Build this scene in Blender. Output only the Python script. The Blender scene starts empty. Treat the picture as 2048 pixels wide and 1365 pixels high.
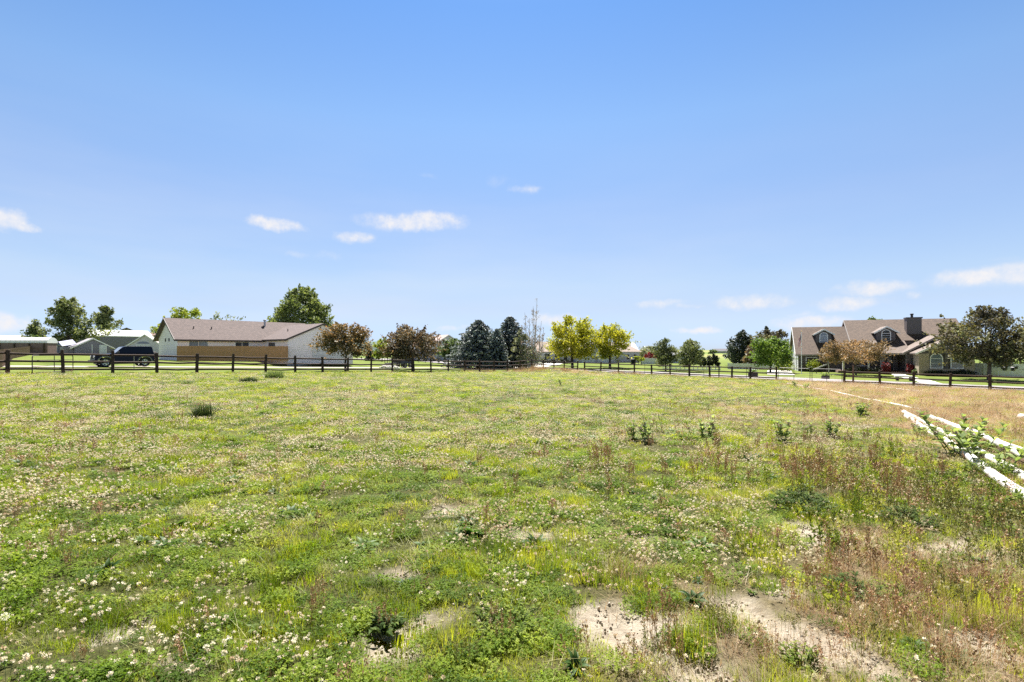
import bpy, math, random
import numpy as np
from mathutils import Vector, Matrix
R = math.radians
scene = bpy.context.scene
# ------------------------------------------------------------------ camera
F = 1024.0            # focal length in photo pixels (photo 2048 wide)
HZ = 700.0            # eye level row in the photo
EYE = 1.55
cam_d = bpy.data.cameras.new('camera'); cam = bpy.data.objects.new('camera', cam_d)
scene.collection.objects.link(cam); scene.camera = cam
cam.location = (0, 0, EYE); cam.rotation_euler = (R(90), 0, 0)
cam_d.sensor_width = 36.0; cam_d.lens = 18.0
cam_d.shift_y = (HZ - 682.5) / 2048.0
cam_d.clip_start = 0.05; cam_d.clip_end = 20000
# ------------------------------------------------------------------ light
SUN_EL, SUN_AZ = R(60), R(-1)      # azimuth from +Y (ahead), positive to the right
EXPOSURE = 1.62
sd = Vector((math.sin(SUN_AZ)*math.cos(SUN_EL), math.cos(SUN_AZ)*math.cos(SUN_EL), math.sin(SUN_EL)))
sl = bpy.data.lights.new('sun', 'SUN'); sun = bpy.data.objects.new('sun', sl)
scene.collection.objects.link(sun)
sl.energy = 5.0; sl.angle = R(0.53); sl.color = (1.0, 0.955, 0.88)
sun.rotation_euler = (-sd).to_track_quat('-Z', 'Y').to_euler()
scene.view_settings.view_transform = 'Standard'; scene.view_settings.look = 'None'
scene.view_settings.exposure = EXPOSURE; scene.view_settings.gamma = 1.0
scene.cycles.use_denoising = False
scene.cycles.max_bounces = 6; scene.cycles.diffuse_bounces = 3; scene.cycles.transmission_bounces = 4
scene.cycles.transparent_max_bounces = 6; scene.cycles.glossy_bounces = 2

world = bpy.data.worlds.new('World'); scene.world = world; world.use_nodes = True
def build_world():
    nt = world.node_tree; N = nt.nodes; L = nt.links; N.clear()
    def node(t, **k):
        n = N.new(t)
        for a, b in k.items(): setattr(n, a, b)
        return n
    def val(sock, v):
        if hasattr(v, 'is_output'): L.new(v, sock)
        else: sock.default_value = v
    def math_(op, a, b=0.0, c=None, clamp=False):
        n = node('ShaderNodeMath', operation=op, use_clamp=clamp)
        val(n.inputs[0], a); val(n.inputs[1], b)
        if c is not None: val(n.inputs[2], c)
        return n.outputs[0]
    def vmath(op, a, b=None):
        n = node('ShaderNodeVectorMath', operation=op); val(n.inputs[0], a)
        if b is not None: val(n.inputs[1], b)
        return n
    sky = node('ShaderNodeTexSky', sky_type='NISHITA')
    sky.sun_disc = False; sky.sun_elevation = SUN_EL; sky.sun_rotation = SUN_AZ
    sky.altitude = 800; sky.air_density = 1.0; sky.dust_density = 0.25; sky.ozone_density = 2.2
    hs = node('ShaderNodeHueSaturation'); hs.inputs['Saturation'].default_value = 1.0
    hs.inputs['Value'].default_value = 1.0; L.new(sky.outputs[0], hs.inputs['Color'])
    tint = node('ShaderNodeMix', data_type='RGBA', blend_type='MULTIPLY'); tint.inputs[0].default_value = 1.0
    L.new(hs.outputs[0], tint.inputs[6])
    tc = node('ShaderNodeTexCoord'); d = vmath('NORMALIZE', tc.outputs['Generated']).outputs[0]
    sp = node('ShaderNodeSeparateXYZ'); L.new(d, sp.inputs[0])
    az = math_('ARCTAN2', sp.outputs[0], sp.outputs[1]); el = math_('ARCSINE', sp.outputs[2])
    rp = node('ShaderNodeValToRGB'); e = rp.color_ramp.elements; L.new(math_('DIVIDE', el, math.pi/2, clamp=True), rp.inputs[0])
    for i, (p_, c_) in enumerate(SKY_RAMP):
        q_ = e[i] if i < 2 else e.new(p_)
        q_.position = p_; q_.color = (*c_, 1)
    sc_ = vmath('SCALE', rp.outputs[0]); L.new(math_('MULTIPLY', math_('MULTIPLY_ADD', math_('MULTIPLY', az, az), math_('MULTIPLY_ADD', el, -.55, .23), 1.0), SKY_GAIN), sc_.inputs['Scale'])
    L.new(sc_.outputs[0], tint.inputs[7])
    def noise(scale, detail, rough=0.55, vec=d):
        n = node('ShaderNodeTexNoise'); n.inputs['Scale'].default_value = scale
        n.inputs['Detail'].default_value = detail; n.inputs['Roughness'].default_value = rough
        L.new(vec, n.inputs['Vector']); return n
    n1 = noise(26, 5)
    off = vmath('SUBTRACT', n1.outputs['Color'], (0.5, 0.5, 0.5)).outputs[0]
    off = vmath('MULTIPLY', off, (0.075, 0.026, 0)).outputs[0]
    cb = node('ShaderNodeCombineXYZ'); val(cb.inputs[0], az); val(cb.inputs[1], el)
    ae = vmath('ADD', cb.outputs[0], off).outputs[0]
    acc = None
    for (px, py, rx, ry, st) in CLOUDS:
        u = (px-1024)/F; v = (HZ-py)/F; q = math.sqrt(1+u*u)
        a = math.atan(u); e = math.atan(v/q)
        ra = 1.22*rx/F/(q*q); re = 1.15*ry/F/q
        w = vmath('MULTIPLY', vmath('SUBTRACT', ae, (a, e, 0)).outputs[0], (1/ra, 1/re, 0)).outputs[0]
        ln = vmath('LENGTH', w).outputs['Value']
        m = node('ShaderNodeMapRange', interpolation_type='SMOOTHSTEP')
        L.new(ln, m.inputs['Value']); m.inputs['From Min'].default_value = 1.25; m.inputs['From Max'].default_value = 0.05
        m.inputs['To Max'].default_value = st
        acc = m.outputs[0] if acc is None else math_('MAXIMUM', acc, m.outputs[0])
    n2 = noise(48, 8, 0.65)
    tex = node('ShaderNodeMapRange'); L.new(n2.outputs[0], tex.inputs['Value'])
    tex.inputs['From Min'].default_value = 0.25; tex.inputs['From Max'].default_value = 0.65
    tex.inputs['To Min'].default_value = 0.45; tex.inputs['To Max'].default_value = 1.0
    brk = math_('ADD', acc, math_('MULTIPLY', math_('SUBTRACT', n2.outputs[0], .5), math_('MULTIPLY', acc, 1.15)))
    edge = node('ShaderNodeMapRange', interpolation_type='SMOOTHSTEP'); L.new(brk, edge.inputs['Value']); edge.inputs['From Min'].default_value = .02; edge.inputs['From Max'].default_value = 1.05
    cl = math_('MULTIPLY', edge.outputs[0], tex.outputs[0], clamp=True)
    # thin high veil, stronger to the left and low down
    vm = node('ShaderNodeMapping'); L.new(d, vm.inputs['Vector']); vm.inputs['Scale'].default_value = (1.0, 1.0, 5.0)
    n3 = noise(2.2, 4, 0.5, vm.outputs[0])
    veil = math_('MULTIPLY', math_('SUBTRACT', n3.outputs[0], 0.40, clamp=True), math_('MULTIPLY_ADD', az, -.45, .75, clamp=True))
    low = node('ShaderNodeMapRange'); L.new(el, low.inputs['Value']); low.inputs['From Min'].default_value = R(24); low.inputs['From Max'].default_value = R(2)
    veil = math_('MULTIPLY', veil, low.outputs[0], clamp=True)
    cl = math_('MAXIMUM', cl, veil)
    mx = node('ShaderNodeMix', data_type='RGBA'); L.new(cl, mx.inputs[0])
    L.new(tint.outputs[2], mx.inputs[6]); mx.inputs[7].default_value = CLOUD_COL
    bg = node('ShaderNodeBackground'); L.new(mx.outputs[2], bg.inputs[0]); bg.inputs[1].default_value = SKY_STRENGTH
    out = node('ShaderNodeOutputWorld'); L.new(bg.outputs[0], out.inputs[0])
SKY_STRENGTH = 0.10
SKY_GAIN = 0.845         # keeps the visible sky right for the exposure
# clear dry air: the horizon glow of the sky model is held back, the hue kept
SKY_RAMP = [(0.0, (.26, .34, .57)), (1.0, (1, 1, 1)), (.0075, (.272, .346, .565)), (.03, (.34, .362, .50)), (.05, (.41, .384, .442)), (.08, (.488, .448, .455)), (.165, (.566, .536, .543)), (.263, (.575, .635, .655)), (.377, (.43, .595, .72)), (.62, (.80, .85, .90))]
CLOUD_COL = (2.98, 2.95, 3.03, 1)
CLOUDS = [(5,440,62,26,1),(55,452,45,12,.8),(550,449,60,15,.9),(820,446,110,19,1),(868,440,60,18,1),(712,475,50,13,.75),
    (1060,377,34,10,.55),(1000,363,28,12,.28),(600,508,30,9,.35),(660,512,34,10,.3),(15,645,58,26,.95),(1960,555,110,20,.9),(2040,548,90,28,1),
    (1745,577,85,16,.85),(1822,590,24,8,.6),(1690,607,75,17,.9),(1500,604,85,18,.85),(1320,609,55,12,.6),(1365,616,40,7,.45),(1620,646,100,18,.85),
    (1600,628,45,9,.4),(1395,661,58,10,.85),(1105,640,60,16,.8),(905,656,46,7,.5),(92,386,18,8,.28),(860,350,20,6,.25),(2000,520,60,8,.2)]
build_world()
rng = np.random.default_rng(7); random.seed(7)
# ------------------------------------------------------------------ terrain
LP1 = np.array((-29.07, 29.5)); E1 = np.array((.649, .761)); N1 = np.array((-.761, .649))
LP2 = np.array((13.7, 65.6));   E2 = np.array((.670, -.742)); N2 = np.array((.742, .670))
def d1(x, y): return (x-LP1[0])*N1[0] + (y-LP1[1])*N1[1]
def d2(x, y): return (x-LP2[0])*N2[0] + (y-LP2[1])*N2[1]
def sst(a, b, v):
    t = np.clip((v-a)/(b-a), 0, 1); return t*t*(3-2*t)
def H(x, y):
    x = np.asarray(x, float); y = np.asarray(y, float)
    s = .67*x + .74*y; t = .67*x - .74*y
    k = 5.0
    sc = -k*np.logaddexp(-s/k, -60.0/k)           # soft minimum with 60
    sc = np.maximum(sc, -25)
    tc = np.clip(t, -120, 40)
    h = -.031*sc - .005*tc
    h = h + .5*sst(17, 27, d1(x, y))*sst(-8, -20, x)
    # weedy hump by the far fence corner
    h = h + .35*np.exp(-(((x-5.2)/5.0)**2 + ((y-66.5)/3.2)**2))
    return h
def hgt(x, y): return float(H(x, y))
def at(px, py, Z): return Vector(((px-1024)/F*Z, Z, EYE-(py-HZ)/F*Z))
def G(px, py):
    """ground point seen at a photo pixel"""
    lo = None
    for Z in np.arange(1.5, 400, .05):
        p = at(px, py, Z)
        if p.z <= hgt(p.x, p.y): return Vector((p.x, p.y, hgt(p.x, p.y)))
    return Vector((p.x, p.y, hgt(p.x, p.y)))
def gz(px, Z):
    x = (px-1024)/F*Z; return Vector((x, Z, hgt(x, Z)))
def vnoise(x, y, seed=0):
    def hsh(i, j):
        n = (i.astype(np.int64)*374761393 + j.astype(np.int64)*668265263 + seed*1442695041) & 0xffffffff
        n = ((n ^ (n >> 13))*1274126177) & 0xffffffff
        return ((n ^ (n >> 16)) & 0xffff)/65535.0
    xi = np.floor(x); yi = np.floor(y); fx = x-xi; fy = y-yi
    fx = fx*fx*(3-2*fx); fy = fy*fy*(3-2*fy)
    return (hsh(xi, yi)*(1-fx)+hsh(xi+1, yi)*fx)*(1-fy) + (hsh(xi, yi+1)*(1-fx)+hsh(xi+1, yi+1)*fx)*fy
def fbm(x, y, sc, seed=0, oc=4):
    a = 0; w = 1; tot = 0
    for o in range(oc):
        a = a + w*vnoise(x/sc+o*17.3, y/sc-o*9.1, seed+o); tot += w; w *= .55; sc = sc/2.1
    return a/tot
# ------------------------------------------------------------------ object helpers
COL = scene.collection
def tag(o, label=None, cat=None, group=None, kind=None):
    if label: o['label'] = label
    if cat: o['category'] = cat
    if group: o['group'] = group
    if kind: o['kind'] = kind
    return o
def thing(name, label, cat, loc=(0, 0, 0), rz=0, group=None):
    o = bpy.data.objects.new(name, None); COL.objects.link(o); o.empty_display_size = .2
    o.location = loc; o.rotation_euler = (0, 0, rz); return tag(o, label, cat, group)
def copy_tree(o, parent=None):
    c = o.copy(); COL.objects.link(c)
    if parent is not None: c.parent = parent
    for ch in list(o.children): copy_tree(ch, c)
    return c
class MB:
    def __init__(s): s.v = []; s.f = []
    def add(s, vs, fs):
        b = len(s.v); s.v += [tuple(p) for p in vs]; s.f += [tuple(i+b for i in q) for q in fs]; return s
    def box(s, c, d, rz=0, ry=0, rx=0):
        m = Matrix.Translation(c) @ Matrix.Rotation(rz, 4, 'Z') @ Matrix.Rotation(ry, 4, 'Y') @ Matrix.Rotation(rx, 4, 'X')
        vs = [m @ Vector((d[0]*a/2, d[1]*b/2, d[2]*e/2)) for a in (-1, 1) for b in (-1, 1) for e in (-1, 1)]
        return s.add(vs, [(0,1,3,2),(4,6,7,5),(0,4,5,1),(2,3,7,6),(0,2,6,4),(1,5,7,3)])
    def bx(s, x0, x1, y0, y1, z0, z1): return s.box(((x0+x1)/2, (y0+y1)/2, (z0+z1)/2), (abs(x1-x0), abs(y1-y0), abs(z1-z0)))
    def prism(s, poly, off):
        """extrude a planar polygon (3D points) by vector off"""
        n = len(poly); off = Vector(off); P = [Vector(p) for p in poly]
        fs = [tuple(range(n))[::-1], tuple(range(n, 2*n))] + [(i, (i+1) % n, (i+1) % n+n, i+n) for i in range(n)]
        return s.add(P+[p+off for p in P], fs)
    def tube(s, pts, rad, n=8, cap=True):
        pts = [Vector(p) for p in pts]; rad = [rad]*len(pts) if not hasattr(rad, '__len__') else rad
        vs = []; fs = []; ref = None
        for i, p in enumerate(pts):
            t = (pts[min(i+1, len(pts)-1)] - pts[max(i-1, 0)])
            t = t.normalized() if t.length > 1e-9 else Vector((0, 0, 1))
            a = t.orthogonal().normalized() if ref is None else (ref - t*ref.dot(t)).normalized()
            ref = a; b = t.cross(a)
            for k in range(n):
                q = 2*math.pi*k/n; vs.append(p+(a*math.cos(q)+b*math.sin(q))*rad[i])
        for i in range(len(pts)-1):
            for k in range(n):
                fs.append((i*n+k, i*n+(k+1) % n, (i+1)*n+(k+1) % n, (i+1)*n+k))
        if cap: fs += [tuple(range(n))[::-1], tuple(range((len(pts)-1)*n, len(pts)*n))]
        return s.add(vs, fs)
    def lathe(s, prof, c=(0, 0, 0), n=12, axis='Z'):
        vs = []; fs = []
        for (r, z) in prof:
            for k in range(n):
                q = 2*math.pi*k/n; p = (r*math.cos(q), r*math.sin(q), z)
                if axis == 'Y': p = (p[0], p[2], p[1])
                vs.append((p[0]+c[0], p[1]+c[1], p[2]+c[2]))
        for i in range(len(prof)-1):
            for k in range(n): fs.append((i*n+k, i*n+(k+1) % n, (i+1)*n+(k+1) % n, (i+1)*n+k))
        fs += [tuple(range(n))[::-1], tuple(range((len(prof)-1)*n, len(prof)*n))]
        return s.add(vs, fs)
    def build(s, name, mat, parent=None, smooth=False, bevel=0):
        return mesh_obj(name, s.v, s.f, mat, parent, smooth, bevel)
def mesh_obj(name, v, f, mat, parent=None, smooth=False, bevel=0, link=True):
    me = bpy.data.meshes.new(name); me.from_pydata(v, [], f); me.update()
    if mat is not None: me.materials.append(mat)
    if smooth: me.polygons.foreach_set('use_smooth', [True]*len(me.polygons))
    o = bpy.data.objects.new(name, me)
    if link: COL.objects.link(o)
    if parent is not None: o.parent = parent
    if bevel:
        m = o.modifiers.new('bevel', 'BEVEL'); m.width = bevel; m.segments = 2; m.limit_method = 'ANGLE'
    return o
def np_mesh(name, V, Fq, mat, parent=None, attr=None, link=True, smooth=False, mat2=None, mi=None):
    """V (n,3), Fq (m,4) quads (or (m,3))"""
    me = bpy.data.meshes.new(name); k = Fq.shape[1]
    me.vertices.add(len(V)); me.vertices.foreach_set('co', np.ascontiguousarray(V, np.float32).ravel())
    me.loops.add(Fq.size); me.loops.foreach_set('vertex_index', np.ascontiguousarray(Fq, np.int32).ravel())
    me.polygons.add(len(Fq)); me.polygons.foreach_set('loop_start', np.arange(0, Fq.size, k, dtype=np.int32))
    me.polygons.foreach_set('loop_total', np.full(len(Fq), k, np.int32))
    if smooth: me.polygons.foreach_set('use_smooth', np.ones(len(Fq), bool))
    me.update(calc_edges=True)
    if attr is not None:
        for nm, (dom, arr) in attr.items():
            a = me.attributes.new(nm, 'FLOAT', dom); a.data.foreach_set('value', np.ascontiguousarray(arr, np.float32))
    if mat is not None: me.materials.append(mat)
    if mat2 is not None: me.materials.append(mat2); me.polygons.foreach_set('material_index', np.ascontiguousarray(mi, np.int32))
    o = bpy.data.objects.new(name, me)
    if link: COL.objects.link(o)
    if parent is not None: o.parent = parent
    return o
# ------------------------------------------------------------------ materials
def _mat(name):
    m = bpy.data.materials.new(name); m.use_nodes = True; nt = m.node_tree; nt.nodes.clear(); return m, nt.nodes, nt.links
def _ramp(N, cols):
    r = N.new('ShaderNodeValToRGB'); e = r.color_ramp.elements
    while len(e) < len(cols): e.new(0.5)
    for i, (p, c) in enumerate(cols): e[i].position = p; e[i].color = (*c, 1)
    return r
def _noise(N, L, scale, detail=4, vec=None, rough=.55):
    n = N.new('ShaderNodeTexNoise'); n.inputs['Scale'].default_value = scale; n.inputs['Detail'].default_value = detail
    n.inputs['Roughness'].default_value = rough
    if vec is not None: L.new(vec, n.inputs['Vector'])
    return n
def M(name, col, rough=.7, var=.18, scale=3.0, metal=0, spec=.4, stretch=None, bump=0.0, bscale=20, col2=None):
    m, N, L = _mat(name); out = N.new('ShaderNodeOutputMaterial'); b = N.new('ShaderNodeBsdfPrincipled')
    b.inputs['Roughness'].default_value = rough; b.inputs['Metallic'].default_value = metal
    b.inputs['Specular IOR Level'].default_value = spec
    tc = N.new('ShaderNodeTexCoord'); vec = tc.outputs['Object']
    if stretch:
        mp = N.new('ShaderNodeMapping'); mp.inputs['Scale'].default_value = stretch; L.new(vec, mp.inputs[0]); vec = mp.outputs[0]
    n = _noise(N, L, scale, 5, vec)
    c = np.array(col); c2 = np.array(col2) if col2 else None
    lo = c*(1-var); hi = np.minimum(c*(1+var), 1)
    if c2 is not None: lo, hi = c, c2
    r = _ramp(N, [(.3, tuple(lo)), (.7, tuple(hi))]); L.new(n.outputs[0], r.inputs[0]); L.new(r.outputs[0], b.inputs['Base Color'])
    if bump:
        bn = _noise(N, L, bscale, 4, vec); bp = N.new('ShaderNodeBump'); bp.inputs['Strength'].default_value = bump; bp.inputs['Distance'].default_value = .02
        L.new(bn.outputs[0], bp.inputs['Height']); L.new(bp.outputs[0], b.inputs['Normal'])
    L.new(b.outputs[0], out.inputs[0]); return m
def siding(name, col, pitch=.15, axis=2, depth=.5, rough=.6, vertical=False):
    """lap siding / shakes: lines repeat along an object axis"""
    m, N, L = _mat(name); out = N.new('ShaderNodeOutputMaterial'); b = N.new('ShaderNodeBsdfPrincipled'); b.inputs['Roughness'].default_value = rough
    tc = N.new('ShaderNodeTexCoord'); sp = N.new('ShaderNodeSeparateXYZ'); L.new(tc.outputs['Object'], sp.inputs[0])
    a = N.new('ShaderNodeMath'); a.operation = 'DIVIDE'; L.new(sp.outputs[axis], a.inputs[0]); a.inputs[1].default_value = pitch
    fr = N.new('ShaderNodeMath'); fr.operation = 'FRACT'; L.new(a.outputs[0], fr.inputs[0])
    r = _ramp(N, [(0.0, tuple(np.array(col)*.62)), (.14, tuple(np.array(col)*.95)), (1.0, tuple(np.array(col)))])
    L.new(fr.outputs[0], r.inputs[0])
    n = _noise(N, L, 2.5, 4, tc.outputs['Object']); r2 = _ramp(N, [(.3, (.88, .88, .88)), (.7, (1, 1, 1))]); L.new(n.outputs[0], r2.inputs[0])
    mx = N.new('ShaderNodeMix'); mx.data_type = 'RGBA'; mx.blend_type = 'MULTIPLY'; mx.inputs[0].default_value = 1
    L.new(r.outputs[0], mx.inputs[6]); L.new(r2.outputs[0], mx.inputs[7]); L.new(mx.outputs[2], b.inputs['Base Color'])
    bp = N.new('ShaderNodeBump'); bp.inputs['Strength'].default_value = depth; bp.inputs['Distance'].default_value = .03
    L.new(fr.outputs[0], bp.inputs['Height']); L.new(bp.outputs[0], b.inputs['Normal'])
    L.new(b.outputs[0], out.inputs[0]); return m
def brickmat(name, c1, c2, mortar, scale, bw=.5, bh=.25, ms=.02, rough=.85, swap=None):
    m, N, L = _mat(name); out = N.new('ShaderNodeOutputMaterial'); b = N.new('ShaderNodeBsdfPrincipled'); b.inputs['Roughness'].default_value = rough
    tc = N.new('ShaderNodeTexCoord'); mp = N.new('ShaderNodeMapping'); L.new(tc.outputs['Object'], mp.inputs[0])
    if swap: mp.inputs['Rotation'].default_value = swap
    t = N.new('ShaderNodeTexBrick'); L.new(mp.outputs[0], t.inputs[0]); t.inputs['Scale'].default_value = scale
    t.inputs['Color1'].default_value = (*c1, 1); t.inputs['Color2'].default_value = (*c2, 1); t.inputs['Mortar'].default_value = (*mortar, 1)
    t.inputs['Mortar Size'].default_value = ms; t.inputs['Brick Width'].default_value = bw; t.inputs['Row Height'].default_value = bh; t.inputs['Bias'].default_value = 0
    n = _noise(N, L, 7, 5, tc.outputs['Object']); r2 = _ramp(N, [(.3, (.72, .72, .72)), (.7, (1.15, 1.12, 1.1))]); L.new(n.outputs[0], r2.inputs[0])
    mx = N.new('ShaderNodeMix'); mx.data_type = 'RGBA'; mx.blend_type = 'MULTIPLY'; mx.inputs[0].default_value = 1
    L.new(t.outputs[0], mx.inputs[6]); L.new(r2.outputs[0], mx.inputs[7]); L.new(mx.outputs[2], b.inputs['Base Color'])
    L.new(b.outputs[0], out.inputs[0]); return m
def leafmat(name, cols, tr=.35, trcol=None, rough=.55, wscale=.35, inst=False, spec=.3, trgain=1.25):
    """foliage: colour varies by face attribute 'tint' (or per instance) and slow world noise"""
    m, N, L = _mat(name); out = N.new('ShaderNodeOutputMaterial')
    if inst:
        oi = N.new('ShaderNodeObjectInfo'); rnd = oi.outputs['Random']
    else:
        at_ = N.new('ShaderNodeAttribute'); at_.attribute_name = 'tint'; rnd = at_.outputs['Fac']
    ge = N.new('ShaderNodeNewGeometry'); n = _noise(N, L, wscale, 4, ge.outputs['Position'])
    a = N.new('ShaderNodeMath'); a.operation = 'MULTIPLY_ADD'; L.new(n.outputs[0], a.inputs[0]); a.inputs[1].default_value = 1.5; a.inputs[2].default_value = -.75
    b = N.new('ShaderNodeMath'); b.operation = 'ADD'; b.use_clamp = True; L.new(rnd, b.inputs[0]); L.new(a.outputs[0], b.inputs[1])
    r = _ramp(N, [(i/(len(cols)-1), c) for i, c in enumerate(cols)]); L.new(b.outputs[0], r.inputs[0])
    p = N.new('ShaderNodeBsdfPrincipled'); p.inputs['Roughness'].default_value = rough; p.inputs['Specular IOR Level'].default_value = spec
    L.new(r.outputs[0], p.inputs['Base Color'])
    t = N.new('ShaderNodeBsdfTranslucent')
    g = N.new('ShaderNodeMix'); g.data_type = 'RGBA'; g.blend_type = 'MULTIPLY'; g.inputs[0].default_value = 1
    L.new(r.outputs[0], g.inputs[6]); g.inputs[7].default_value = (*(trcol or (trgain*1.15, trgain*1.15, trgain*.6)), 1)
    L.new(g.outputs[2], t.inputs[0])
    mx = N.new('ShaderNodeMixShader'); mx.inputs[0].default_value = tr; L.new(p.outputs[0], mx.inputs[1]); L.new(t.outputs[0], mx.inputs[2])
    L.new(mx.outputs[0], out.inputs[0]); return m
def glassmat(name, col=(.03, .035, .045), rough=.08): return M(name, col, rough, .3, .8, 0, .6)
# shared materials
m_post = M('stained_wood', (.056, .037, .026), .8, .5, 4, stretch=(6, 6, 1), bump=.4, spec=.25)
m_tpost = M('steel_post', (.06, .05, .045), .6, .3, 6)
m_tube = M('dark_tube_steel', (.075, .072, .07), .45, .25, 5, metal=.3)
m_white = M('white_trim', (.78, .78, .79), .5, .05, 2)
m_vinyl = M('white_vinyl', (.72, .72, .76), .4, .05, 1.5)
m_pvc = M('weathered_white_pipe', (.52, .48, .43), .55, .1, 2.2, bump=.1, col2=(.80, .79, .77))
m_glass = glassmat('window_glass')
m_glass2 = glassmat('window_glass_pale', (.18, .21, .25), .12)
m_bark = M('bark', (.12, .095, .075), .9, .35, 6, stretch=(3, 3, .6), bump=.5)
m_barkd = M('dark_bark', (.045, .036, .03), .9, .35, 6, stretch=(3, 3, .6), bump=.5)
m_barkw = M('pale_bark', (.52, .47, .42), .8, .3, 3, stretch=(2, 2, 4))
m_asphalt_roof = brickmat('brown_shingles', (.165, .124, .118), (.105, .08, .078), (.055, .043, .042), 2.2, .5, .28, .03, .9)
# ------------------------------------------------------------------ the ground
GA, GB = G(1567, 766), G(2048, 985)          # the pipe line: dry ground lies to its right
_pd = np.array((GB.x-GA.x, GB.y-GA.y)); _pd /= np.linalg.norm(_pd); _pn = np.array((-_pd[1], _pd[0]))
if _pn[0] < 0: _pn = -_pn
def pipe_side(x, y): return (x-GA.x)*_pn[0] + (y-GA.y)*_pn[1]   # >0 on the dry side
DIRT = [(1645,1065,.40,.22),(1900,1090,.42,.18),(800,1290,.17,.15),(850,1245,.14,.09),(1225,1265,.22,.18),(1340,1262,.12,.09),(1590,1175,.22,.13),(1710,1330,.2,.15),
        (1480,1215,.14,.1),(925,1022,.24,.09),(1115,1065,.26,.07),(785,1150,.10,.07),(1065,1085,.18,.06),(1560,1270,.2,.2),(1960,1290,.24,.17),(260,1275,.10,.06),(370,1350,.09,.07),(1210,1120,.16,.06),(1290,1070,.2,.08),(1400,1340,.18,.14)]
DIRTW = [(G(a, b), r1, r2) for a, b, r1, r2 in DIRT]
def dirt(x, y):
    w = fbm(x, y, .35, 91, 3)
    m = np.zeros_like(x)
    for p, a, b in DIRTW:
        q = np.sqrt(((x-p.x)/a)**2 + ((y-p.y)/(b*1.6))**2) + (w-.5)*1.9
        m = np.maximum(m, sst(1.28, .55, q))
    return m
def dryness(x, y):
    w = fbm(x, y, 2.2, 31, 4)-.5
    a = sst(-.6, .8, pipe_side(x, y)+w*3.0)
    # foreground right corner: thin dry ground
    b = .62*sst(.2, 1.8, x*1.0 - (y-2.6)*.55 + w*4.4) * sst(6.6, 3.2, y+w*2.5)
    c = sst(.52, .74, fbm(x, y, 3.0, 57, 4)) * sst(-2, 9, x) * .6
    d = .08*sst(.55, .7, fbm(x, y, 5.0, 77, 4))
    return np.clip(np.maximum.reduce([a*(.72+.5*w), b*.95, c, d]), 0, 1)
def lin(a, b, st): return np.arange(a, b, st)
gx = np.concatenate([-np.geomspace(4200, 100, 26), lin(-96, -6, .75), lin(-6, 9, .16), lin(9, 90, .6), np.geomspace(94, 4200, 26)])
gy = np.concatenate([lin(-60, 0, 6), lin(0, 10, .16), lin(10, 20, .3), lin(20, 100, .6), np.geomspace(104, 5200, 30)])
X, Y = np.meshgrid(gx, gy); Zg = H(X, Y)
infield = ((d1(X, Y) < 0) & (d2(X, Y) < 0)).astype(float)
near = sst(40, 15, Y)*infield
Zg = Zg + near*((fbm(X, Y, 1.1, 5, 4)-.5)*.14 + (vnoise(X/.19, Y/.19, 9)-.5)*.03 - .03*dirt(X, Y))
nx, ny = len(gx), len(gy)
idx = np.arange(nx*ny).reshape(ny, nx)
Q = np.stack([idx[:-1, :-1], idx[:-1, 1:], idx[1:, 1:], idx[1:, :-1]], -1).reshape(-1, 4)
def HN(x, y):
    """ground height with the small bumps"""
    nr = sst(40, 15, y)*((d1(x, y) < 0) & (d2(x, y) < 0))
    return H(x, y) + nr*((fbm(x, y, 1.1, 5, 4)-.5)*.14 - .03*dirt(x, y))
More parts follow.
